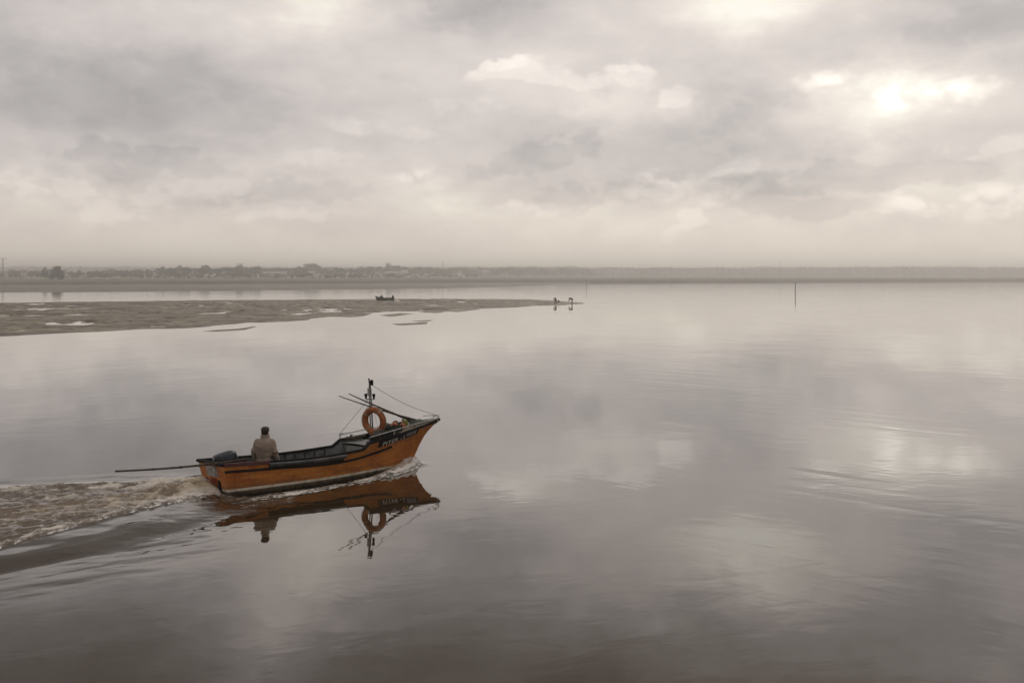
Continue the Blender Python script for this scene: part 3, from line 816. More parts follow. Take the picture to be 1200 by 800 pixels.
big_tree('round', 108, 363, 1400, 308.6, 1.3, 'broad tree rising over the skyline right of the tall dome-shaped tree')

# far-off woods beyond, a single mass
def far_woods():
    rn = random.Random(9); vs, fs = [], []
    def clump(x, y, z0, hgt, wid, n):
        for k in range(n):
            u = rn.random(); a = rn.uniform(0, 6.28); r = wid * (1 - .55 * u ** 2) * rn.uniform(.3, 1)
            p = Vector((x + r * math.cos(a), y + r * math.sin(a) * .5, z0 + hgt * u))
            q = rn.uniform(.9, 1.9); b = len(vs)
            nrm = Vector((rn.gauss(0, .3), rn.gauss(0, .3) - .6, rn.gauss(0, .3) + .8)).normalized(); t1 = nrm.orthogonal().normalized(); t2 = nrm.cross(t1)
            for i in range(5):
                t = i * 2 * math.pi / 5
                vs.append(p + (t1 * math.cos(t) + t2 * math.sin(t)) * q * rn.uniform(.7, 1.2))
            fs.append(tuple(range(b, b + 5)))
    ph = [rn.uniform(0, 6) for _ in range(4)]
    for row, (dd, base) in enumerate(((2250, 313.6), (2450, 313.3), (2700, 313.3))):
        px = -60 if row > 0 else 560
        while px < 1330:
            d = dd + rn.uniform(-60, 60)
            yt = base + .7 * math.sin(px * .013 + ph[0] + row) + .5 * math.sin(px * .041 + ph[1] + row * 2) + .35 * math.sin(px * .11 + ph[2]) + rn.uniform(-.35, .55)
            hgt = H + (HZ - yt) * d / F - 2.4
            clump((px - 600) / F * d, d, 2.4, hgt, rn.uniform(6, 18), 80)
            px += rn.uniform(2, 6)
    mb = MB(); mb.v = vs; mb.f = fs; mb.mi = [0] * len(fs)
    o = link_mesh('far_woods', mb.mesh('far_woods', weld=False), M['leaf'], None, False)
    tag(o, 'hazy grey wood running along the far horizon behind the water', 'woodland', kind='stuff')
far_woods()

# ------------------------------------------------------------------ houses on the far shore
M['wallpale'] = paint('pale_render', (0.42, 0.395, 0.36), (0.34, 0.315, 0.285), 0.3, 0.9)
M['wallwhite'] = paint('white_render', (0.62, 0.60, 0.57), (0.54, 0.52, 0.48), 0.3, 0.9)
M['tile'] = paint('roof_tile', (0.30, 0.20, 0.15), (0.24, 0.16, 0.12), 0.4, 0.9)
M['metalroof'] = paint('pale_metal_roof', (0.60, 0.59, 0.57), (0.5, 0.49, 0.47), 0.3, 0.6)
M['glassdark'] = paint('dark_window', (0.03, 0.03, 0.035), None, 1, 0.2)
def house(px, wpx, ytop, ybot, d, wall, roof, label, flat=False, name='house'):
    z0 = LAND_Z - 1.0 if d > 900 else .8
    W = wpx * d / F; top = H + (HZ - ytop) * d / F; 
    h = max(top - z0, 2.5); dep = min(W * .8, 11)
    t = empty(name, ((px - 600) / F * d, d, z0), (0, 0, R(rnd.uniform(-12, 12)))); tag(t, label, 'building')
    eave = h * (.88 if flat else .62)
    wl = MB().add(boxv(-W / 2, W / 2, -dep / 2, dep / 2, 0, eave)).build('wall', wall, t, False)
    if flat:
        mb = MB(); vs = [Vector((x, y, z)) for x in (-W / 2 - .3, W / 2 + .3) for y, z in ((-dep / 2 - .4, eave + .02), (dep / 2 + .4, h), (dep / 2 + .4, h - .15), (-dep / 2 - .4, eave - .13))]
        mb.add((vs, [(0, 1, 5, 4), (1, 2, 6, 5), (2, 3, 7, 6), (3, 0, 4, 7), (0, 3, 2, 1), (4, 5, 6, 7)])); mb.build('roof', roof, t, False)
    else:
        mb = MB(); vs = [Vector((x, y, z)) for x in (-W / 2 - .4, W / 2 + .4) for y, z in ((-dep / 2 - .5, eave - .1), (0, h), (dep / 2 + .5, eave - .1))]
        mb.add((vs, [(0, 1, 4, 3), (1, 2, 5, 4), (0, 2, 1), (3, 4, 5), (0, 3, 5, 2)])); mb.build('roof', roof, t, False)
        MB().add(boxv(W * .2, W * .2 + .7, -.3, .5, h * .8, h + .9)).build('chimney', wall, t, False)
    nwin = 0 if flat else max(2, int(W / 3.2))
    for k in range(min(nwin, 6)):
        x = -W / 2 + W * (k + .5) / nwin
        MB().add(boxv(x - .5, x + .5, -dep / 2 - .03, -dep / 2 + .05, eave * .45, eave * .78)).build('window', M['glassdark'], t, False)
wp, ww, tl, mr = M['wallpale'], M['wallwhite'], M['tile'], M['metalroof']
for a in [
    (1, 12, 316.6, 327, 1050, wp, wp, 'pale block building at the left end of the far shore', True),
    (27, 8, 316.2, 324, 1200, ww, tl, 'pale house between the left-end block and the darkest broad tree'),
    (32, 9, 325.0, 326.5, 860, ww, mr, 'left one of two long low white roofs left of the darkest broad tree', True),
    (45, 10, 325.0, 326.3, 860, ww, mr, 'right one of two long low white roofs left of the darkest broad tree', True),
    (80, 5, 316.8, 322, 1250, ww, mr, 'small pale house just right of the darkest broad tree', True),
    (116, 9, 326.0, 327.4, 850, wp, mr, 'low pale shed left of the two small white cottages', True),
    (125.5, 4, 325.0, 327, 850, ww, mr, 'left one of the two small white cottages on the far waterline', True),
    (137, 6, 323.6, 326, 950, ww, mr, 'right and larger one of the two small white cottages on the far waterline', True),
    (174, 13, 319.4, 322, 1150, ww, mr, 'white house left of the left dome-shaped tree', True),
    (214, 10, 317.8, 321, 1180, wp, tl, 'pale house under the left dome-shaped tree'),
    (223, 6, 315.4, 318, 1190, wp, tl, 'small pale house high up between the dome-shaped tree and the round tree'),
    (269, 16, 318.2, 320.5, 1150, wp, mr, 'long pale shed left below the taller dome-shaped tree', True),
    (322, 27, 318.4, 321, 1300, wp, mr, 'longest pale shed right of the taller dome-shaped tree', True),
    (359, 20, 317.8, 321, 1350, wp, mr, 'pale shed under the broad skyline tree', True),
    (390, 9, 316.8, 321, 1380, wp, tl, 'pale gabled house right of the broad skyline tree'),
    (441, 8, 318.2, 321, 1450, wp, tl, 'pale house left of the bright white shed'),
    (460, 20, 318.4, 321, 1440, wp, mr, 'long grey-white shed below the tallest round tree', True),
    (474, 8, 316.6, 320, 1420, ww, mr, 'brightest white shed right below the tallest round tree', True),
    (569, 9, 316.9, 320, 1700, wp, mr, 'faint pale house at the right end of the far village', True),
]: house(*a)

# masts on the shore
def lattice(name, px, d, ytop, label, cat, jib=None, wid=.9, leg=.13):
    top = H + (HZ - ytop) * d / F
    t = empty(name, ((px - 600) / F * d, d, LAND_Z)); tag(t, label, cat)
    hgt = top - LAND_Z; mb = MB()
    for sx_, sy_ in ((-1, -1), (1, -1), (1, 1), (-1, 1)):
        mb.add(sweep([(sx_ * wid / 2, sy_ * wid / 2, -.5), (sx_ * wid * .4, sy_ * wid * .4, hgt)], leg, 5))
    k = 0
    while k * wid * 1.2 < hgt - wid:
        z = k * wid * 1.2; s_ = 1 if k % 2 else -1
        for sy_ in (-1, 1):
            mb.add(sweep([(-s_ * wid / 2, sy_ * wid / 2, z), (s_ * wid / 2, sy_ * wid / 2, z + wid * 1.2)], leg * .45, 4))
        k += 1
    mb.build('lattice_mast', M['darksteel'], t)
    if jib:
        b = MB().add(sweep([(jib[0], 0, hgt - .6), (jib[1], 0, hgt - .6)], .22, 6)).add(sweep([(jib[0], 0, hgt - .6), (0, 0, hgt + 1.6), (jib[1], 0, hgt - .6)], .09, 5))
        b.build('jib', M['darksteel'], t)
lattice('tower_crane', 3.4, 1150, 302.4, 'thin hazy tower crane at the left edge of the far shore', 'crane', (-26, 5), 1.0)
lattice('radio_mast', 519, 1500, 305.6, 'thin lattice mast above the skyline right of the tallest round tree', 'mast', None, 1.5)
lattice('radio_mast', 914.5, 1550, 304.2, 'very faint thin mast on the hazy horizon right of the middle', 'mast', None, .35, .05)

# channel posts in the water
def post(px, py_base, hgt, label, r=.09):
    x, y = on_water(px, py_base)
    t = empty('channel_post', (x, y, 0)); tag(t, label, 'post')
    MB().add(sweep([(0, 0, -.6), (0.01, 0, hgt * .5), (.03, 0, hgt)], [r, r * .95, r * .8], 10)).build('pole', M['pole'], t)
    MB().add(lathe([(0, -.02), (r * 1.2, -.02), (r * 1.2, .16), (0, .2)], 10, (.03, 0, hgt))).build('cap', M['darksteel'], t)
post(932, 345.2, 3.2, 'dark wooden post standing alone in open water right of the spit', .11)
post(687, 335.2, 4.6, 'hazy marker post in the water off the end of the far mudbank', .075)

# ------------------------------------------------------------------ the fishing boat
boat = empty('fishing_boat', STERN, Euler((HEEL, 0, HEAD)))
tag(boat, 'orange wooden open fishing boat with black gunwale motoring across the water', 'boat')
S_ST = np.unique(np.concatenate([np.linspace(0, .60, 22), [.618, .642], np.linspace(.66, 1, 22)]))
def hull_band(zlo, zhi, n, out=0.0, inward=False):
    """both sides between height functions of s, plus the transom strip; returns MB"""
    mb = MB()
    for side in (1, -1):
        vs = []
        for s in S_ST:
            a, b = zlo(s), zhi(s)
            for j in range(n + 1): vs.append(hv(float(s), float(a + (b - a) * j / n), out, side))
        m = n + 1; fs = []
        for i in range(len(S_ST) - 1):
            for j in range(n):
                fs.append((i * m + j, (i + 1) * m + j, (i + 1) * m + j + 1, i * m + j + 1))
        mb.add((vs, fs))
    a, b = float(zlo(0.0)), float(zhi(0.0)); vs, fs = [], []
    for j in range(n + 1):
        z = a + (b - a) * j / n
        p = hv(0.0, z, out, 1)
        for k in range(9): vs.append(Vector((p.x, p.y * (1 - k / 4), z)))
    for j in range(n):
        for k in range(8): fs.append((j * 9 + k, j * 9 + k + 1, (j + 1) * 9 + k + 1, (j + 1) * 9 + k))
    mb.add((vs, fs))
    return mb
zt = lambda s: .035 + .015 * s
zb = lambda s: -.025 + .01 * s
hull_band(zt, lambda s: z_sheer(s), 8).build('hull', M['orange'], boat)
hull_band(lambda s: -.34 + .10 * s ** 3, zb, 8).build('hull_bottom', M['bottom'], boat)
hull_band(zb, zt, 2).build('boot_stripe', M['stripe'], boat)
# gunwale caps
def sheer_path(s0, s1, n, dy=0.0, dz=0.0, side=1, f=None):
    return [hv(float(s), float((f or z_sheer)(s)), dy, side) + Vector((0, 0, dz)) for s in np.linspace(s0, s1, n)]
for side in (1, -1):
    mb = MB()
    path = [hv(float(s), float(z_sheer(s)), -.035, side) + Vector((0, 0, .012)) for s in S_ST]
    path[0].x -= .03
    mb.add(strip(path, .12, .06)); mb.build('gunwale', M['black'], boat, bevel=.008)
    # inner planking of the open well and of the fore part
    for nm, sa, sb, zb_ in (('inner_planking', .02, .70, -.20), ('bulwark_lining', .62, .97, .50)):
        vs, fs = [], []; SI = np.unique(np.concatenate([[sa, sb], S_ST[(S_ST > sa) & (S_ST < sb)]]))
        for s in SI:
            zt_ = float(z_sheer(s)) - .015; zlo = zb_ if zb_ < 0 else float(z_low(s)) - .1
            for k in range(6):
                z = zt_ + (zlo - zt_) * k / 5
                p = hv(float(s), z, -.055, side)
                vs.append(Vector((p.x, side * min(side * p.y, -.004), p.z)))
        for i in range(len(SI) - 1):
            for k in range(5): fs.append((i * 6 + k, (i + 1) * 6 + k, (i + 1) * 6 + k + 1, i * 6 + k + 1))
        MB().add((vs, fs)).build(nm, M['inner'], boat)
    for s in np.linspace(.06, .58, 12):
        pts = [hv(float(s), float(z), -.075, side) for z in np.linspace(float(z_sheer(s)) - .03, -.15, 6)]
        MB().add(strip(pts, .05, .04, [Vector((1, 0, 0))] * 6)).build('rib', M['darkwood'], boat)
    # rubbing strake
    mb = MB(); mb.add(strip([hv(float(s), float(z_rub(s)), .02, side) for s in np.linspace(0.0, .80, 40)], .05, .055))
    mb.build('rubbing_strake', M['black'], boat, bevel=.01)
# dark scuffed planking between cap and strake, and the fat fender (starboard and port)
for side in (1, -1):
    vs, fs = [], []
    SI = np.linspace(.185, .535, 26)
    for s in SI:
        for j in range(3):
            z = float(z_rub(s)) + .03 + (float(z_sheer(s)) - .02 - float(z_rub(s)) - .03) * j / 2
            vs.append(hv(float(s), z, .008, side))
    for i in range(len(SI) - 1):
        for j in range(2): fs.append((i * 3 + j, (i + 1) * 3 + j, (i + 1) * 3 + j + 1, i * 3 + j + 1))
    MB().add((vs, fs)).build('scuff_board', M['darkwood'], boat)
    MB().add(sweep(sheer_path(.185, .53, 30, .055, -.055, side), .05, 12)).build('fender', M['fender'], boat)
# a dark rail on top of the cap, aft
MB().add(strip(sheer_path(.0, .19, 10, -.01, .0), .10, .085)).build('gunwale_pad', M['maroon'], boat, bevel=.012)
# transom cap, boards, writing and ports
p0 = hv(0, .64)
mb = MB(); mb.add(strip([(p0.x + .0, p0.y + .0, .645), (p0.x, -p0.y, .645)], .11, .075)); mb.build('transom_cap', M['black'], boat, bevel=.01)
MB().add(strip([(p0.x - .058, -.55, .62), (p0.x - .058, .30, .62)], .012, .07)).build('transom_trim', M['maroon'], boat)
def tr_pt(y, z, out=.006):
    return Vector((float(x_stern(z)) - out, y, z))
def tr_quad(y0, y1, z0, z1, out, mat, name):
    mb = MB(); n = 6; vs = []
    for i in range(n + 1):
        for j in range(n + 1): vs.append(tr_pt(y0 + (y1 - y0) * i / n, z0 + (z1 - z0) * j / n, out))
    fs = [(i * (n + 1) + j, (i + 1) * (n + 1) + j, (i + 1) * (n + 1) + j + 1, i * (n + 1) + j + 1) for i in range(n) for j in range(n)]
    mb.add((vs, fs)); return mb.build(name, mat, boat)
def letters(txt, size, yc, z0, mat, name, squash=1.0):
    me = text_mesh(txt, size)
    xs = [v.co.x for v in me.vertices]; x0, x1 = min(xs), max(xs)
    for v in me.vertices:
        v.co = tr_pt(yc - (v.co.x - (x0 + x1) / 2) * squash, z0 + v.co.y, .013)
    link_mesh(name, me, mat, boat, False)
tr_quad(-.40, .42, .30, .56, .005, M['plate'], 'name_plate')
letters('PITER', .20, .02, .41, M['white'], 'stern_lettering', 1.35)
letters('PITER', .13, .02, .30, M['white'], 'stern_lettering', 1.5)
# red registration smears under the name
mb = MB(); rr = random.Random(4)
for k in range(5):
    y0 = .22 - k * .105
    vs = [tr_pt(y0, .155 + rr.uniform(-.01, .01), .010), tr_pt(y0 - .085, .155 + rr.uniform(-.01, .01), .010), tr_pt(y0 - .085, .27 + rr.uniform(-.015, .01), .010), tr_pt(y0, .27 + rr.uniform(-.01, .01), .010)]
    mb.add((vs, [(0, 1, 2, 3)]))
mb.build('stern_marking', M['red'], boat, False)
for yc in (.50, -.42):           # solid black blocks for the shade inside openings low in the transom
    prof = [(-.10, -.05), (.10, -.05), (.10, .17), (.07, .22), (0, .245), (-.07, .22), (-.10, .17)]
    vs = [tr_pt(yc + a, b, .012) for a, b in prof] + [tr_pt(yc + a, b, -.05) for a, b in prof]
    n = len(prof)
    MB().add((vs, [tuple(range(n))] + [(i, (i + 1) % n, n + (i + 1) % n, n + i) for i in range(n)])).build('drain_port_shade', M['black'], boat, False)

# inside: floor, thwarts, bulkhead, fore deck
vs, fs = [], []
SI = np.linspace(.015, .60, 16)
for s in SI:
    t = hv(float(s), .3); yy = abs(t.y) * .66
    for k in range(5): vs.append(Vector((t.x, -yy + yy * 2 * k / 4, -.195)))
for i in range(len(SI) - 1):
    for k in range(4): fs.append((i * 5 + k, (i + 1) * 5 + k, (i + 1) * 5 + k + 1, i * 5 + k + 1))
MB().add((vs, fs)).build('floor_boards', M['inner'], boat)
MB().add(boxv(.02, .06, -.84, .84, -.2, .60)).build('transom_inside', M['inner'], boat)
for xx in (2.05, 3.05):
    s = s_of_x(xx, .35); y = abs(hv(s, .35).y) - .06
    MB().add(boxv(xx - .13, xx + .13, -y, y, .33, .37)).build('thwart', M['inner'], boat, bevel=.006)
XB = 3.86
s = s_of_x(XB, .4); yb = abs(hv(s, .4).y) - .05
# bulkhead with a dark hatch opening, starboard of the middle
def yin(z): return abs(hv(s_of_x(XB, z), z, -.06).y)
mb = MB(); zs_ = [-.2, -.1, .0, .15, .28, .585, .66]
for za, zb2 in zip(zs_[:-1], zs_[1:]):
    segs = [(-1, -.60), (.02, 1)] if za == .28 else [(-1, 1)]
    for a_, b_ in segs:
        ya = [-yin(z) if a_ == -1 else a_ for z in (za, zb2)]; yb_ = [yin(z) if b_ == 1 else b_ for z in (za, zb2)]
        vs = [Vector((x, y, z)) for x in (XB, XB + .035) for y, z in ((ya[0], za), (yb_[0], za), (yb_[1], zb2), (ya[1], zb2))]
        mb.add((vs, [(0, 1, 2, 3), (4, 7, 6, 5), (0, 4, 5, 1), (1, 5, 6, 2), (2, 6, 7, 3), (3, 7, 4, 0)]))
mb.build('bulkhead', M['greydeck'], boat, False)
MB().add(boxv(XB + .22, XB + .24, -.52, .2, .26, .60)).build('hatch_shade_sheet', M['black'], boat, False)  # black sheet stands in for the shade inside the hatch
def deck_part(s0, s1, zoff, mat, name, n=18, edge=-.055):
    vs, fs = [], []
    SI = np.linspace(s0, s1, n)
    for s in SI:
        z = float(z_low(s)) + .06 + zoff if name == 'hatch_deck' else float(z_sheer(s)) - .045
        t = hv(float(s), z, edge)
        yy = max(abs(t.y), .004)
        for k in range(7):
            v = -1 + 2 * k / 6
            vs.append(Vector((t.x, yy * v, z + (.03 if name == 'hatch_deck' else .11) * (1 - v * v))))
    for i in range(n - 1):
        for k in range(6): fs.append((i * 7 + k, (i + 1) * 7 + k, (i + 1) * 7 + k + 1, i * 7 + k + 1))
    return MB().add((vs, fs)).build(name, mat, boat)
deck_part(s_of_x(XB - .06, .69), .735, 0, M['greydeck'], 'hatch_deck')
deck_part(.737, .985, .035, M['deck'], 'fore_deck')
# short covering boards on the sheer at the bow
for side in (1, -1):
    MB().add(strip(sheer_path(.80, .99, 16, -.05, .045, side), .09, .02)).build('covering_board', M['deck'], boat)
MB().add(strip([(6.28, 0, 1.07), (6.42, 0, 1.15), (6.50, 0, 1.19)], .10, .09)).build('stem_head', M['darkwood'], boat, bevel=.015)
# black name board on both bows with the painted name
def bow_patch(x0, x1, zlo, zhi, out, mat, name, side=1, n=16, m=3):
    vs, fs = [], []
    for i in range(n + 1):
        x = x0 + (x1 - x0) * i / n
        s = s_of_x(x, .8); zt_ = float(z_sheer(s))
        for j in range(m + 1):
            z = zt_ + zlo + (zhi - zlo) * j / m
            s2 = min(max(s_of_x(x, z), 0), .995)
            vs.append(hv(s2, z, out, side))
    for i in range(n):
        for j in range(m): fs.append((i * (m + 1) + j, (i + 1) * (m + 1) + j, (i + 1) * (m + 1) + j + 1, i * (m + 1) + j + 1))
    return MB().add((vs, fs)).build(name, mat, boat)
def bow_text(txt, size, x0, width, zoff, mat, name, out=.022, side=1):
    me = text_mesh(txt, size)
    xs = [v.co.x for v in me.vertices]; a, b = min(xs), max(xs); k = width / (b - a)
    for v in me.vertices:
        x = x0 + (v.co.x - a) * k if side == 1 else x0 + width - (v.co.x - a) * k
        s = s_of_x(x, .8); z = float(z_sheer(s)) + zoff + v.co.y
        v.co = hv(min(s_of_x(x, z), .995), z, out, side)
    link_mesh(name, me, mat, boat, False)
for side in (1, -1):
    bow_patch(4.12, 5.62, -.20, -.015, .010, M['black'], 'name_board', side)
    bow_text('PITER -', .15, 4.28, .70, -.185, M['white'], 'bow_lettering', .018, side)
    bow_text('L', .15, 5.04, .07, -.175, M['white'], 'bow_lettering', .018, side)
    bow_patch(5.15, 5.52, -.16, -.06, .018, M['plate'], 'faded_plate', side, 8, 2)
    bow_patch(5.06, 5.50, -.235, -.20, .006, M['band'], 'faded_marking', side, 8, 1)

# rails: low steel pulpit round the bow with a black sheet aft, put in for the shaded deck recess
RZ = lambda s: float(np.interp(s, [.64, .77, .9, 1.0], [.945, 1.055, 1.15, 1.225]))
for side in (1, -1):
    pts = [hv(float(s), float(z_sheer(s)) - .01, -.04, side) + Vector((0, 0, RZ(s) - float(z_sheer(s)))) for s in np.linspace(.645, .985, 18)]
    mb = MB(); mb.add(sweep([pts[0] - Vector((0, 0, .17))] + pts, .0135, 8)); mb.build('rail', M['steel'], boat)
    for s in (.77, .89):
        b_ = hv(s, float(z_sheer(s)), -.04, side)
        MB().add(sweep([b_ - Vector((0, 0, .05)), Vector((b_.x, b_.y, RZ(s) - .005))], .011, 8)).build('stanchion', M['steel'], boat)
    vs, fs = [], []
    SI = np.linspace(.648, .81, 12)
    for k, s in enumerate(SI):
        b_ = hv(float(s), float(z_sheer(s)) - .01, -.045, side); t_ = RZ(s) - .015
        f = 1.0 if s < .75 else max(.1, 1 - (s - .75) / .065)
        vs += [b_ + Vector((0, 0, .03)), Vector((b_.x, b_.y, b_.z + (t_ - b_.z) * f))]
    for i in range(len(SI) - 1): fs.append((2 * i, 2 * i + 2, 2 * i + 3, 2 * i + 1))
    if side == 1: MB().add((vs, fs)).build('recess_shade_strip', M['black'], boat)
MB().add(sweep([Vector((x, y, 1.29)) for x, y in [(6.12 + .34 * math.cos(a), .30 * math.sin(a)) for a in np.linspace(-1.5, 1.5, 15)]], .011, 8)).build('pulpit', M['steel'], boat)
for yy in (-.16, .16):
    MB().add(sweep([(6.35, yy * .8, 1.08), (6.41, yy, 1.29)], .010, 8)).build('stanchion', M['steel'], boat)
MB().add(sweep([(3.78, .86, .62), (3.78, .87, .97)], .012, 8)).build('stanchion', M['steel'], boat)
MB().add(sweep([(3.78, .87, .965), (4.12, .87, .965)], .009, 8)).build('rail', M['steel'], boat)

# mast with cross bar, lamps and stays
XM = 4.34
mast = MB().add(sweep([(XM, -.06, .70), (XM - .005, -.05, 1.5), (XM - .01, -.03, 2.36)], [.022, .020, .016], 9)).add(sweep([(XM, .08, .70), (XM - .005, .06, 1.5), (XM - .01, .03, 2.30)], [.018, .016, .014], 9))
for z in (1.15, 1.5, 2.1): mast.add(sweep([(XM, -.06, z), (XM, .06, z)], .012, 6))
mast = mast.build('mast', M['darksteel'], boat)
MB().add(sweep([(XM - .02, -.24, 1.90), (XM - .02, .24, 1.90)], .012, 8)).build('crossbar', M['darksteel'], mast)
for yy in (-.24, .24):
    MB().add(lathe([(.0, -.02), (.022, -.02), (.026, .02), (.042, .09), (.046, .125), (.0, .14)], 12, (XM - .02, yy, 1.92))).build('deck_light', M['black'], mast)
MB().add(lathe([(0, -.05), (.04, -.05), (.048, .0), (.048, .07), (.03, .10), (0, .11)], 12, (XM, -.10, 2.33))).build('masthead_light', M['black'], mast)
MB().add(sweep([(XM, .03, 2.28), (XM, .05, 2.42), (XM, .06, 2.47)], [.014, .02, .024], 8)).build('aerial', M['black'], mast)
MB().add(boxv(XM - .05, XM + .05, .0, .10, 1.98, 2.22)).build('radar_reflector', M['steel'], mast, bevel=.02)
fs_pts = [Vector((XM + .02, -.04, 2.30)).lerp(Vector((6.44, 0, 1.29)), t) - Vector((0, 0, .10 * math.sin(math.pi * t))) for t in np.linspace(0, 1, 14)]
MB().add(sweep(fs_pts, .0065, 6)).build('forestay', M['rope'], boat)
for yy in (.86,):
    MB().add(sweep([(XM, .03, 1.95), (3.78, yy, .97)], .0055, 6)).build('shroud', M['rope'], boat)
MB().add(sweep([(XM, -.03, 1.95), (4.15, -.90, .80)], .0035, 6)).build('shroud', M['rope'], boat)

# outboard motor in its well at the stern
mo = empty('outboard_motor', (0, 0, 0)); mo.parent = boat; 
def cowl_mesh():
    mb = MB(); secs = [(-.33, .12, .02, .10), (-.28, .17, .06, .14), (-.14, .20, .14, .18), (.02, .20, .22, .20), (.12, .19, .235, .19), (.20, .165, .18, .16), (.25, .10, .08, .10)]
    vs, fs = [], []
    for x, wy, up, dn in secs:
        for k in range(16):
            a = 2 * math.pi * k / 16; c_, s_ = math.cos(a), math.sin(a)
            vs.append(Vector((x, wy * math.copysign(abs(c_) ** .7, c_), (up if s_ > 0 else dn) * math.copysign(abs(s_) ** .75, s_))))
    for i in range(len(secs) - 1):
        for k in range(16): fs.append((i * 16 + k, i * 16 + (k + 1) % 16, (i + 1) * 16 + (k + 1) % 16, (i + 1) * 16 + k))
    fs.append(tuple(range(16))); fs.append(tuple(6 * 16 + k for k in range(16)))
    return mb.add((vs, fs))
cw = cowl_mesh().build('cowling', M['motor'], mo); cw.location = (.30, .10, .685); cw.rotation_euler = (R(4), R(14), R(-8))
sm = MB().add(sweep([Vector((.16, .20 * math.cos(a), .005 + .20 * math.sin(a))) for a in np.linspace(.1, math.pi - .1, 16)], .018, 8)).build('cowling_band', M['black'], cw)
MB().add(strip([(.30, .10, .60), (.22, .10, .2), (.14, .10, -.1)], .16, .18, [Vector((1, 0, 0))] * 3)).build('leg_housing', M['black'], mo, bevel=.02)
MB().add(sweep([(.52, .12, .66), (.80, .14, .68), (1.02, .14, .70)], [.022, .02, .026], 10)).build('tiller', M['black'], mo)

# gear lying inside the open well
def thing_in_boat(name, x, y, z, label, cat, group=None, rz=0.0):
    """its own top-level object, standing at boat coordinates"""
    m = BM @ Matrix.Translation((x, y, z)) @ Matrix.Rotation(rz, 4, 'Z')
    t = empty(name); t.matrix_world = m; tag(t, label, cat, group); return t

t = thing_in_boat('net_heap', 2.55, .10, -.19, 'heap of dark fishing net on the floor of the orange boat amidships', 'net')
mb = MB(); rn = random.Random(5)
for k in range(16): mb.add(ball((rn.gauss(0, .24), rn.gauss(0, .34), .12 + rn.uniform(-.04, .12)), rn.uniform(.10, .2), rn.uniform(.1, .22), rn.uniform(.06, .13), 10, 7))
link_mesh('net', fuse(mb, 'net', .022, 3), M['net'], t)
mb = MB()
for k in range(5): mb.add(ball((rn.gauss(0, .25), rn.gauss(0, .3), .28 + rn.uniform(-.03, .05)), .035, .035, .05, 8, 6))
mb.build('floats', M['band'], t)
t = thing_in_boat('fish_box', 3.38, .42, -.19, 'grey plastic fish box inside the orange boat in front of the bulkhead', 'box')
mb = MB(); mb.add(boxv(-.2, .2, -.3, .3, 0, .02))
for b_ in ((-.2, -.18, -.3, .3, .02, .30), (.18, .2, -.3, .3, .02, .30), (-.18, .18, -.3, -.28, .02, .30), (-.18, .18, .28, .3, .02, .30)): mb.add(boxv(*b_))
mb.build('crate_body', M['bucket'], t, False, bevel=.004)
MB().add(strip([(-.215, -.3, .28), (-.215, .3, .28)], .02, .035)).build('rim', M['greydeck'], t)

zd = lambda x: float(z_low(s_of_x(x, .7))) + .095 if x < 4.8 else float(z_sheer(s_of_x(x, 1.0))) + .055
t = thing_in_boat('bucket', 4.42, -.30, zd(4.42) - .005, 'grey bucket on the fore deck beside the life ring', 'bucket')
MB().add(lathe([(0, .0), (.13, 0), (.165, .24), (.172, .25), (.16, .25), (.125, .02), (0, .02)], 20)).build('pail', M['bucket'], t)
MB().add(sweep([(.168 * math.cos(a), .168 * math.sin(a) * .25 - .1, .25 - .09 * math.sin(a)) for a in np.linspace(0, math.pi, 12)], .006, 6)).build('handle', M['steel'], t)
t = thing_in_boat('crate', 4.78, -.36, zd(4.78) - .005, 'dark green crate on the fore deck right of the life ring', 'crate', rz=.2)
mb = MB()
for z in (0, .09, .18): 
    for b_ in ((-.2, -.185, -.16, .16), (.185, .2, -.16, .16), (-.185, .185, -.16, -.145), (-.185, .185, .145, .16)): mb.add(boxv(*b_, z + .005, z + .082))
mb.add(boxv(-.19, .19, -.15, .15, 0.0, .012)); mb.build('slats', M['crate'], t, False)
mb = MB()
for sx_ in (-1, 1):
    for sy_ in (-1, 1): mb.add(boxv(sx_ * .205 - .015, sx_ * .205 + .015, sy_ * .165 - .015, sy_ * .165 + .015, 0, .29))
mb.build('corner_posts', M['crate'], t, False)
for k, (x, y, r, lb) in enumerate(((5.05, .02, .115, 'large faded red buoy on the fore deck of the orange boat'), (5.22, -.14, .085, 'small faded red buoy next to the yellow-green canister'))):
    t = thing_in_boat('buoy', x, y, zd(x) + r * .93, lb, 'buoy', None)
    MB().add(ball((0, 0, 0), r, r, r * 1.05, 16, 12)).build('float', M['buoy'], t)
    MB().add(sweep([(.03 * math.cos(a), 0, r * 1.05 + .03 * math.sin(a)) for a in np.linspace(0, 2 * math.pi, 12)[:-1]], .011, 6, True)).build('eye', M['band'], t)
t = thing_in_boat('canister', 5.36, -.02, zd(5.36) - .01, 'yellow-green canister among the gear on the fore deck', 'canister', rz=.5)
MB().add(boxv(-.065, .065, -.095, .095, 0, .22)).build('can_body', M['canpaint'], t, bevel=.03)
MB().add(sweep([(0, -.055, .21), (0, -.05, .25), (0, .03, .25), (0, .04, .21)], .014, 8)).build('handle', M['canpaint'], t)
MB().add(lathe([(0, 0), (.03, 0), (.03, .03), (0, .035)], 10, (0, .068, .215))).build('screw_cap', M['maroon'], t)
t = thing_in_boat('rope_coil', 5.62, -.05, zd(5.62), 'coil of pale rope on the fore deck near the bow', 'rope')
cp = [((.15 - .004 * k % .05) * math.cos(k * .42), (.12 - .003 * k % .04) * math.sin(k * .42), .015 + .018 * (k // 15) + .004 * math.sin(k)) for k in range(60)]
MB().add(sweep(cp, .012, 6)).build('coil', M['rope'], t)
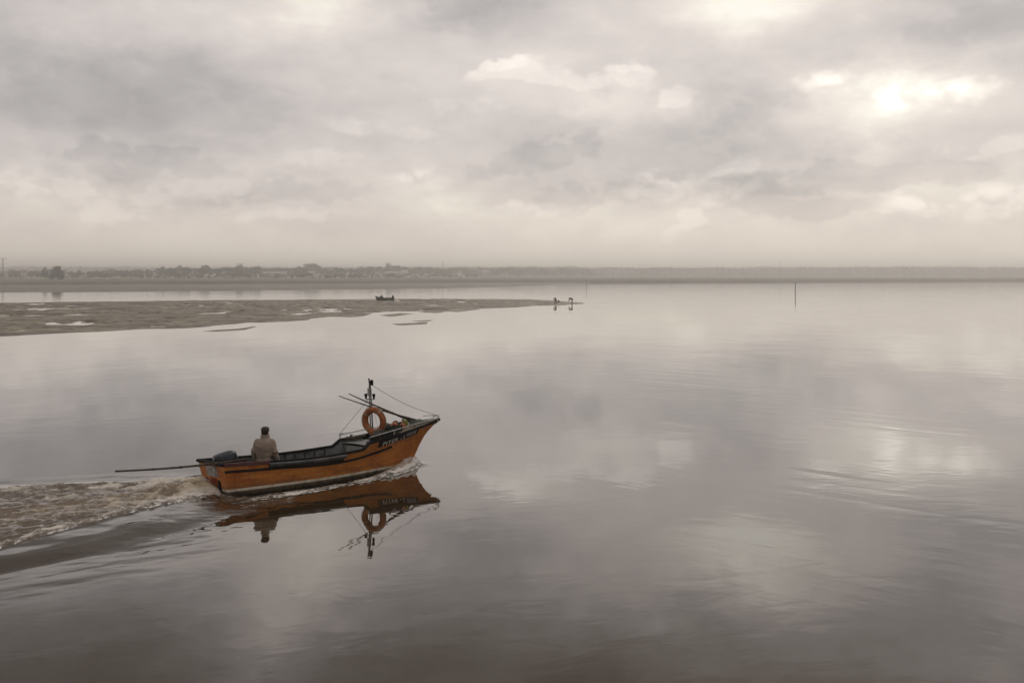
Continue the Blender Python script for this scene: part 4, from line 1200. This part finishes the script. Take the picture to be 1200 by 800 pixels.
t = thing_in_boat('float_bundle', 4.14, .55, zd(4.14), 'white and brown bundle lying on the hatch deck behind the life ring', 'bundle')
mb = MB()
for k in range(9): mb.add(ball((rn.gauss(0, .14), rn.gauss(0, .12), .06 + rn.uniform(0, .05)), rn.uniform(.06, .10), rn.uniform(.06, .10), .06, 9, 6))
link_mesh('cloth', fuse(mb, 'cloth', .018, 3), M['pole'], t)
MB().add(ball((-.12, -.06, .13), .055, .055, .045, 10, 8)).build('knot', M['white'], t)

t = thing_in_boat('net_heap', 5.14, .26, zd(5.14) - .02, 'small heap of olive net and rope piled on the fore deck by the port rail', 'net')
mb = MB()
for k in range(14): mb.add(ball((rn.gauss(0, .17), rn.gauss(0, .10), .07 + rn.uniform(-.02, .10)), rn.uniform(.06, .12), rn.uniform(.06, .11), rn.uniform(.04, .08), 9, 6))
link_mesh('net', fuse(mb, 'net', .016, 2), M['net'], t)
for k in range(4): MB().add(ball((rn.gauss(0, .16), rn.gauss(0, .08), .20 + rn.uniform(-.02, .03)), .03, .03, .042, 8, 6)).build('net_float', M['band'], t)
t = thing_in_boat('tarpaulin', 5.86, -.04, zd(5.86) + .0, 'crumpled grey-green tarpaulin near the bow tip', 'tarpaulin')
mb = MB()
for k in range(10): mb.add(ball((rn.gauss(0, .16), rn.gauss(0, .07), .03 + rn.uniform(0, .05)), rn.uniform(.07, .12), rn.uniform(.05, .09), .045, 9, 6))
link_mesh('sheet', fuse(mb, 'sheet', .014, 2), M['oldgreen'], t)
t = thing_in_boat('rope_coil', 4.05, -.45, zd(4.05) + .0, 'pale rope coil on the edge of the grey hatch deck', 'rope')
MB().add(sweep([((.13 - .0018 * k) * math.cos(k * .5), (.12 - .0015 * k) * math.sin(k * .5), .012 + .014 * (k // 13)) for k in range(52)], .011, 6)).build('coil', M['rope'], t)

# life ring hung on the mast
def life_ring():
    c = BM @ Vector((XM + .0, -.16, 1.31))
    nd = Vector((-.50, -.866, 0)).normalized()            # faces aft and a little towards the pier
    t = empty('life_ring', c); tag(t, 'worn orange life ring hanging on the mast of the fishing boat', 'life ring')
    zax = nd; xax = Vector((0, 0, 1)).cross(zax).normalized(); yax = zax.cross(xax)
    rot = Matrix((xax, yax, zax)).transposed().to_4x4()
    t.matrix_world = Matrix.Translation(c) @ Matrix.Rotation(R(-6), 4, Vector((0, 1, 0))) @ rot
    RO = .305
    MB().add(sweep([(RO * math.cos(a), RO * math.sin(a), 0) for a in np.linspace(0, 2 * math.pi, 49)[:-1]], .086, 16, True, 1.0, Vector((0, 0, 1)))).build('ring_body', M['ring'], t)
    for k in range(4):
        a0 = math.pi / 4 + k * math.pi / 2
        MB().add(sweep([(RO * math.cos(a), RO * math.sin(a), 0) for a in np.linspace(a0 - .11, a0 + .11, 6)], .089, 16, False, 1.0, Vector((0, 0, 1)))).build('band', M['band'], t)
    pts = []
    for k in range(4):
        a0 = math.pi / 4 + k * math.pi / 2
        for u in np.linspace(0, 1, 9)[:-1]:
            a = a0 + u * math.pi / 2; rr_ = RO + .088 + .03 * math.sin(math.pi * u)
            pts.append((rr_ * math.cos(a), rr_ * math.sin(a), .01))
    MB().add(sweep(pts, .008, 6, True)).build('grab_line', M['rope'], t)
life_ring()

# poles leaning on the mast, their butts on the bow
def pole_thing(name, a, b, r0, r1, label, sag=.02, cat='pole'):
    a, b = Vector(a), Vector(b)
    t = empty(name, a); tag(t, label, cat)
    pts = [a.lerp(b, u) - a - Vector((0, 0, sag * math.sin(math.pi * u))) for u in np.linspace(0, 1, 16)]
    MB().add(sweep(pts, [r0 + (r1 - r0) * u for u in np.linspace(0, 1, 16)], 9)).build('shaft', M['pole'], t)
    for u in (.15, .35, .55, .75):
        i = int(u * 15); d = (pts[i + 1] - pts[i]).normalized(); rr_ = r0 + (r1 - r0) * u
        MB().add(sweep([pts[i] - d * .018, pts[i] + d * .018], rr_ * 1.25, 9)).build('joint', M['darkwood'], t)
    return t
pole_thing('bamboo_pole', bw_pt(5.80, -.06, 1.19), bw_pt(3.32, -.16, 2.06), .028, .011, 'longer of the two thin poles leaning from the bow over the mast', .03)
pole_thing('bamboo_pole', bw_pt(5.66, .06, 1.18), bw_pt(3.62, -.14, 2.10), .036, .012, 'shorter and thicker of the two poles leaning from the bow over the mast', .01)
tip = at(135, 22.6, 552.0)
pole_thing('long_pole', bw_pt(.62, -.62, .70), tip, .030, .022, 'long dark pole sticking out over the stern behind the boat', .05)
t = thing_in_boat('oar', 1.2, .62, .34, 'wooden oar lying along the port side inside the orange boat', 'oar', rz=.03)
MB().add(sweep([(0, 0, 0), (2.2, 0, .03)], .022, 9)).build('shaft', M['darkwood'], t)
MB().add(strip([(2.15, 0, .03), (2.5, 0, .035), (2.8, 0, .04)], .13, .02)).build('blade', M['darkwood'], t)

# ------------------------------------------------------------------ the man at the stern
def rings(mb, secs, seg=18):
    """secs: (centre, rx, ry) horizontal ellipses bottom to top, closed"""
    vs, fs = [], []
    for c, rx, ry in secs:
        for k in range(seg):
            a = 2 * math.pi * k / seg; c_, s_ = math.cos(a), math.sin(a)
            vs.append(Vector(c) + Vector((rx * math.copysign(abs(c_) ** .85, c_), ry * math.copysign(abs(s_) ** .85, s_), 0)))
    for i in range(len(secs) - 1):
        for k in range(seg): fs.append((i * seg + k, i * seg + (k + 1) % seg, (i + 1) * seg + (k + 1) % seg, (i + 1) * seg + k))
    fs.append(tuple(range(seg))[::-1]); fs.append(tuple((len(secs) - 1) * seg + k for k in range(seg)))
    mb.add((vs, fs))
def limb(mb, pts, rad, seg=12, caps=True):
    mb.add(sweep(pts, rad, seg))
    if caps:
        mb.add(ball(pts[0], rad[0], seg=10, rings=8)); mb.add(ball(pts[-1], rad[-1], seg=10, rings=8))

def hand(mb, w, sgn, down=Vector((0, 0, -1)), fwd=Vector((0, 1, 0))):
    """relaxed hand hanging from wrist w: palm and five curled fingers"""
    pc = w + down * .055
    mb.add(ball(pc, .020, .040, .052, 10, 8))
    for k, (off, ln) in enumerate(((-.030, .062), (-.010, .075), (.011, .078), (.031, .068))):
        b0 = w + down * .09 + fwd * off
        cur = Vector((-sgn, 0, 0))
        limb(mb, [b0 - down * .02, b0 + down * ln * .45, b0 + down * ln * .8 + cur * .014, b0 + down * ln + cur * .034], [.0095, .009, .0085, .0075], 8)
    b0 = w + down * .035 + fwd * .036
    limb(mb, [b0 - fwd * .015, b0 + down * .03 + fwd * .022, b0 + down * .06 + fwd * .024 + Vector((-sgn * .012, 0, 0))], [.012, .011, .009], 8)

def man():
    p = BM @ Vector((1.16, -.31, -.19))
    p.x, p.y = at(310.5, 25.3).x, 25.3
    t = empty('person', (p.x, p.y, p.z), (0, 0, R(-8))); t.scale = (1.09, 1.09, .985)
    tag(t, 'person in beige jacket and dark cap standing at the stern, seen from behind', 'person')
    # frame: x right, y forward (away from the camera), z up, feet at 0
    b = MB()
    limb(b, [(0, .0, 1.34), (0, .012, 1.46)], [.062, .058])
    # head
    rings(b, [((0, .035, 1.425), .048, .058), ((0, .035, 1.455), .062, .078), ((0, .025, 1.50), .072, .090), ((0, .02, 1.545), .077, .098), ((0, .015, 1.59), .075, .096), ((0, .012, 1.625), .055, .072), ((0, .012, 1.642), .025, .034)], 18)
    b.add(ball((0, .118, 1.512), .013, .020, .024, 8, 6))                       # nose
    for sx_ in (-1, 1):
        b.add(ball((sx_ * .079, .01, 1.52), .011, .022, .034, 8, 6))            # ears
        b.add(ball((sx_ * .032, .103, 1.542), .018, .012, .010, 8, 6))          # brows
    b.add(ball((0, .105, 1.468), .026, .012, .010, 8, 6))                       # mouth
    rings(b, [((0, 0, .80), .15, .11), ((0, 0, .95), .155, .115), ((0, 0, 1.15), .165, .12), ((0, 0, 1.30), .15, .10), ((0, 0, 1.38), .07, .07)], 16)
    hands = []
    for sx_ in (-1, 1):
        sh, elb, wr = Vector((sx_ * .185, 0, 1.30)), Vector((sx_ * .262, -.02, 1.03)), Vector((sx_ * (.275 if sx_ < 0 else .268), .09, .80))
        limb(b, [sh, elb, wr], [.05, .042, .028]); hands.append((wr, sx_))
        limb(b, [(sx_ * .09, 0, .85), (sx_ * .105, .02, .46), (sx_ * .115, -.01, .08)], [.085, .058, .04])
        limb(b, [(sx_ * .115, -.02, .045), (sx_ * .125, .12, .035)], [.042, .036])
        hand(b, wr, sx_)
    link_mesh('body', fuse(b, 'body', .0075, 3), M['skin'], t)
    # trousers
    b = MB()
    rings(b, [((0, 0, .70), .165, .115), ((0, 0, .82), .168, .125), ((0, 0, .93), .158, .12)], 16)
    for sx_ in (-1, 1): limb(b, [(sx_ * .085, 0, .84), (sx_ * .105, .02, .47), (sx_ * .115, -.01, .12)], [.105, .078, .066])
    link_mesh('trousers', fuse(b, 'trousers', .013, 4), M['trousers'], t)
    for sx_ in (-1, 1):
        b = MB(); limb(b, [(sx_ * .115, -.012, .26), (sx_ * .115, -.015, .06)], [.068, .056]); limb(b, [(sx_ * .116, -.02, .045), (sx_ * .128, .145, .042)], [.052, .045])
        b.add(boxv(sx_ * .12 - .045, sx_ * .12 + .045, -.075, .19, .0, .03)); link_mesh('boot', fuse(b, 'boot', .011, 3), M['boots'], t)
    # jacket, sleeves hanging a little away from the body
    b = MB()
    rings(b, [((0, -.0, .735), .200, .150), ((0, 0, .80), .192, .146), ((0, 0, .86), .178, .134), ((0, -.004, .95), .202, .152), ((0, -.018, 1.08), .214, .165), ((0, -.024, 1.19), .214, .162), ((0, -.016, 1.27), .196, .144), ((0, -.002, 1.33), .148, .118), ((0, .012, 1.385), .098, .095), ((0, .02, 1.43), .082, .088)], 22)
    for sx_ in (-1, 1):
        sh, elb, wr = Vector((sx_ * .168, -.004, 1.272)), Vector((sx_ * .262, -.03, 1.035)), Vector((sx_ * (.287 if sx_ < 0 else .278), .075, .80))
        limb(b, [sh, sh.lerp(elb, .5), elb, elb.lerp(wr, .5), wr], [.078, .072, .068, .060, .054])
    jm = fuse(b, 'jacket', .0105, 4)
    co = np.empty(len(jm.vertices) * 3, np.float32); jm.vertices.foreach_get('co', co); co = co.reshape(-1, 3)
    nr = np.empty(len(jm.vertices) * 3, np.float32); jm.vertices.foreach_get('normal', nr); nr = nr.reshape(-1, 3)
    fold = fbm(co[:, 0] * 7 + co[:, 1] * 5, co[:, 2] * 16 + co[:, 0] * 6, 3, 3) * .020 + fbm(co[:, 0] * 16, co[:, 2] * 9 + co[:, 1] * 8, 3, 8) * .012
    belt = -.012 * np.exp(-((co[:, 2] - .865 - .12 * co[:, 0]) / .012) ** 2) * (np.abs(co[:, 0]) < .2)
    co += nr * (fold + belt)[:, None]; jm.vertices.foreach_set('co', co.ravel()); jm.update()
    jk = link_mesh('jacket', jm, M['jacket'], t)
    b = MB(); b.add(sweep([(.088 * math.cos(a), .012 + .090 * math.sin(a), 1.425 + .006 * math.sin(a)) for a in np.linspace(-4.4, 1.25, 26)], .019, 10, False, 1.7))
    b.build('collar', M['jacket'], jk)
    # hair and cap
    b = MB(); rings(b, [((0, -.022, 1.455), .055, .050), ((0, -.012, 1.485), .075, .080), ((0, .000, 1.53), .084, .096), ((0, .0, 1.585), .083, .098)], 18)
    b.build('hair', M['hair'], t)
    b = MB(); rings(b, [((0, .008, 1.562), .087, .106), ((0, .008, 1.60), .088, .107), ((0, .008, 1.632), .074, .092), ((0, .008, 1.652), .045, .058), ((0, .008, 1.657), .015, .02)], 20)
    cp_ = b.build('cap', M['cap'], t)
    vs, fs = [], []
    for k in range(13):
        a = math.pi * k / 12
        for r_, dz in ((.0, 0.0), (1.0, -.022)):
            vs.append(Vector((.085 * math.cos(a), .10 * math.sin(a) + .01 + .085 * r_ * math.sin(a), 1.566 + dz)))
            vs.append(Vector((.085 * math.cos(a), .10 * math.sin(a) + .01 + .085 * r_ * math.sin(a), 1.560 + dz)))
    for k in range(12):
        o_ = k * 4; n_ = o_ + 4
        fs += [(o_, n_, n_ + 2, o_ + 2), (o_ + 1, o_ + 3, n_ + 3, n_ + 1), (o_ + 2, n_ + 2, n_ + 3, o_ + 3)]
    MB().add((vs, fs)).build('peak', M['cap'], cp_)
man()

# ------------------------------------------------------------------ two clam diggers on the spit
def digger(px, py, rz, label, reach):
    x, y = on_water(px, py)
    t = empty('person', (x, y, .05), (0, 0, rz)); t.scale = (.83, .83, .83); tag(t, label, 'person', None)
    b = MB()      # bent forward along +y
    for sx_ in (-1, 1): limb(b, [(sx_ * .11, -.02, .92), (sx_ * .16, .06, .50), (sx_ * .19, -.02, .06)], [.10, .075, .06]); 
    for sx_ in (-1, 1): limb(b, [(sx_ * .19, -.03, .05), (sx_ * .20, .14, .045)], [.055, .045])
    limb(b, [(0, -.04, .95), (0, .10, 1.10), (0, .38, 1.22), (0, .50, 1.20)], [.16, .175, .18, .12])
    limb(b, [(0, .52, 1.20), (0, .66, 1.18)], [.06, .055]); b.add(ball((0, .74, 1.18), .085, .11, .10, 12, 10))
    b.add(ball((0, .845, 1.15), .014, .02, .02, 6, 5))
    for sx_ in (-1, 1):
        w_ = Vector((sx_ * .12, .66 + reach, .62))
        limb(b, [(sx_ * .18, .46, 1.18), (sx_ * .20, .60, .90), tuple(w_)], [.06, .05, .04]); hand(b, w_, sx_)
    link_mesh('body', fuse(b, 'body', .016, 2), M['skin'], t)
    b = MB(); limb(b, [(0, -.05, .96), (0, .10, 1.11), (0, .38, 1.23), (0, .49, 1.21)], [.19, .205, .21, .15])
    for sx_ in (-1, 1): limb(b, [(sx_ * .18, .45, 1.18), (sx_ * .205, .60, .90), (sx_ * .13, .64 + reach, .68)], [.085, .075, .06])
    link_mesh('coat', fuse(b, 'coat', .02, 2), M['darkcoat'], t)
    b = MB()
    for sx_ in (-1, 1): limb(b, [(sx_ * .10, -.02, .93), (sx_ * .16, .06, .50), (sx_ * .19, -.02, .06)], [.135, .105, .09])
    b.add(ball((0, -.03, .93), .2, .16, .13, 12, 9)); link_mesh('waders', fuse(b, 'waders', .02, 2), M['waders'], t)
    b = MB(); b.add(ball((0, .735, 1.215), .105, .13, .09, 12, 9)); b.add(lathe([(0, 0), (.15, -.02), (.15, -.01), (0, .02)], 14, (0, .76, 1.22))); b.build('hat', M['cap'], t)
digger(651.2, 356.4, R(150), 'left one of two small dark figures bending over on the tip of the spit', .0)
digger(670.4, 356.3, R(78), 'right one of two small dark figures bending over on the tip of the spit', .1)
x, y = on_water(654.6, 354.6)
t = empty('bucket', (x, y, .06)); tag(t, 'tiny dark bucket on the mud between the two bending figures', 'bucket')
MB().add(lathe([(0, 0), (.15, 0), (.19, .36), (.17, .36), (.13, .03), (0, .03)], 14)).build('pail', M['black'], t)
MB().add(sweep([(.18 * math.cos(a), 0, .36 + .16 * math.sin(a)) for a in np.linspace(0, math.pi, 9)], .012, 5)).build('handle', M['darksteel'], t)

# ------------------------------------------------------------------ small boat aground on the mudflat
def beached():
    x, y = on_water(450.5, 352.6)
    t = empty('beached_boat', (x, y, .02), (R(3), 0, R(172))); tag(t, 'small dark green boat lying aground on the mudflat', 'boat')
    L_ = 4.0; mb = MB(); vs, fs = [], []; SI = np.linspace(0, 1, 18)
    for s in SI:
        b_ = float(cinterp(s, [0, .3, .6, .85, 1], [.66, .76, .70, .40, .03])); zs = float(cinterp(s, [0, .4, .8, 1], [.62, .58, .72, .98]))
        for k, (fy, fz) in enumerate(((0, -.1), (.62, -.06), (.86, .12), (.95, .4), (1, 1))):
            z = fz if k < 4 else zs; z = min(z, zs)
            xx = -L_ / 2 + s * (L_ - .35) + .35 * s * max(z, 0) / .98
            vs.append(Vector((xx, -b_ * fy, z)))
    n = 5
    for i in range(17):
        for j in range(4): fs.append((i * n + j, (i + 1) * n + j, (i + 1) * n + j + 1, i * n + j + 1))
    mb.add((vs, fs)); mb.add(([Vector((v.x, -v.y, v.z)) for v in vs], fs))
    tv = vs[:5] + [Vector((v.x, -v.y, v.z)) for v in vs[:5]][::-1]; mb.add((tv, [tuple(range(10))]))
    mb.build('hull', M['oldgreen'], t)
    for sg in (-1, 1):
        MB().add(strip([Vector((vs[i * n + 4].x, sg * vs[i * n + 4].y, vs[i * n + 4].z)) for i in range(18)], .09, .10)).build('gunwale', M['olddark'], t)
    MB().add(boxv(-1.7, 1.3, -.5, .5, .30, .33)).build('floor_boards', M['olddark'], t, False)
    MB().add(boxv(.35, .95, -.34, .34, .32, 1.05)).build('cuddy', M['oldgreen'], t, False, bevel=.04)
    MB().add(sweep([(.6, 0, 1.0), (.6, 0, 2.2)], [.035, .02], 8)).build('mast', M['darksteel'], t)
    MB().add(boxv(-1.98, -1.62, -.18, .18, .45, 1.15)).build('outboard', M['black'], t, bevel=.06)
    c = empty('fish_box', t.matrix_world.translation); c.location = Vector((x, y, .36)) + Matrix.Rotation(R(172), 3, 'Z') @ Vector((-.65, 0, 0))
    tag(c, 'white box inside the small boat aground on the mudflat', 'box')
    MB().add(boxv(-.22, .22, -.2, .2, 0, .42)).build('box_body', M['white'], c, False, bevel=.02)
    MB().add(boxv(-.24, .24, -.22, .22, .425, .46)).build('lid', M['white'], c, False, bevel=.01)
beached()

# ------------------------------------------------------------------ haze
hz = MB().add(boxv(-4300, 4300, -4300, 4300, -2.2, 33)).mesh('haze')
m = bpy.data.materials.new('haze_air'); m.use_nodes = True; m.node_tree.nodes.clear()
o_ = m.node_tree.nodes.new('ShaderNodeOutputMaterial'); v_ = m.node_tree.nodes.new('ShaderNodeVolumePrincipled')
v_.inputs['Color'].default_value = (0.99, 0.975, 0.955, 1); v_.inputs['Density'].default_value = 0.00066; v_.inputs['Anisotropy'].default_value = 0.80
m.node_tree.links.new(v_.outputs[0], o_.inputs['Volume'])
ho = link_mesh('haze', hz, m, None, False); tag(ho, 'thin pale haze over the estuary', 'haze', kind='stuff')

# ------------------------------------------------------------------ render settings
scene.render.engine = 'CYCLES'
cy = scene.cycles
cy.use_denoising = True
cy.max_bounces = 6; cy.volume_bounces = 2; cy.glossy_bounces = 4; cy.diffuse_bounces = 3
cy.caustics_reflective = False; cy.caustics_refractive = False
cy.sample_clamp_indirect = 4
vs_ = scene.view_settings
vs_.view_transform = 'Standard'; vs_.look = 'None'; vs_.exposure = 0.09; vs_.gamma = 1; vs_.use_curve_mapping = False
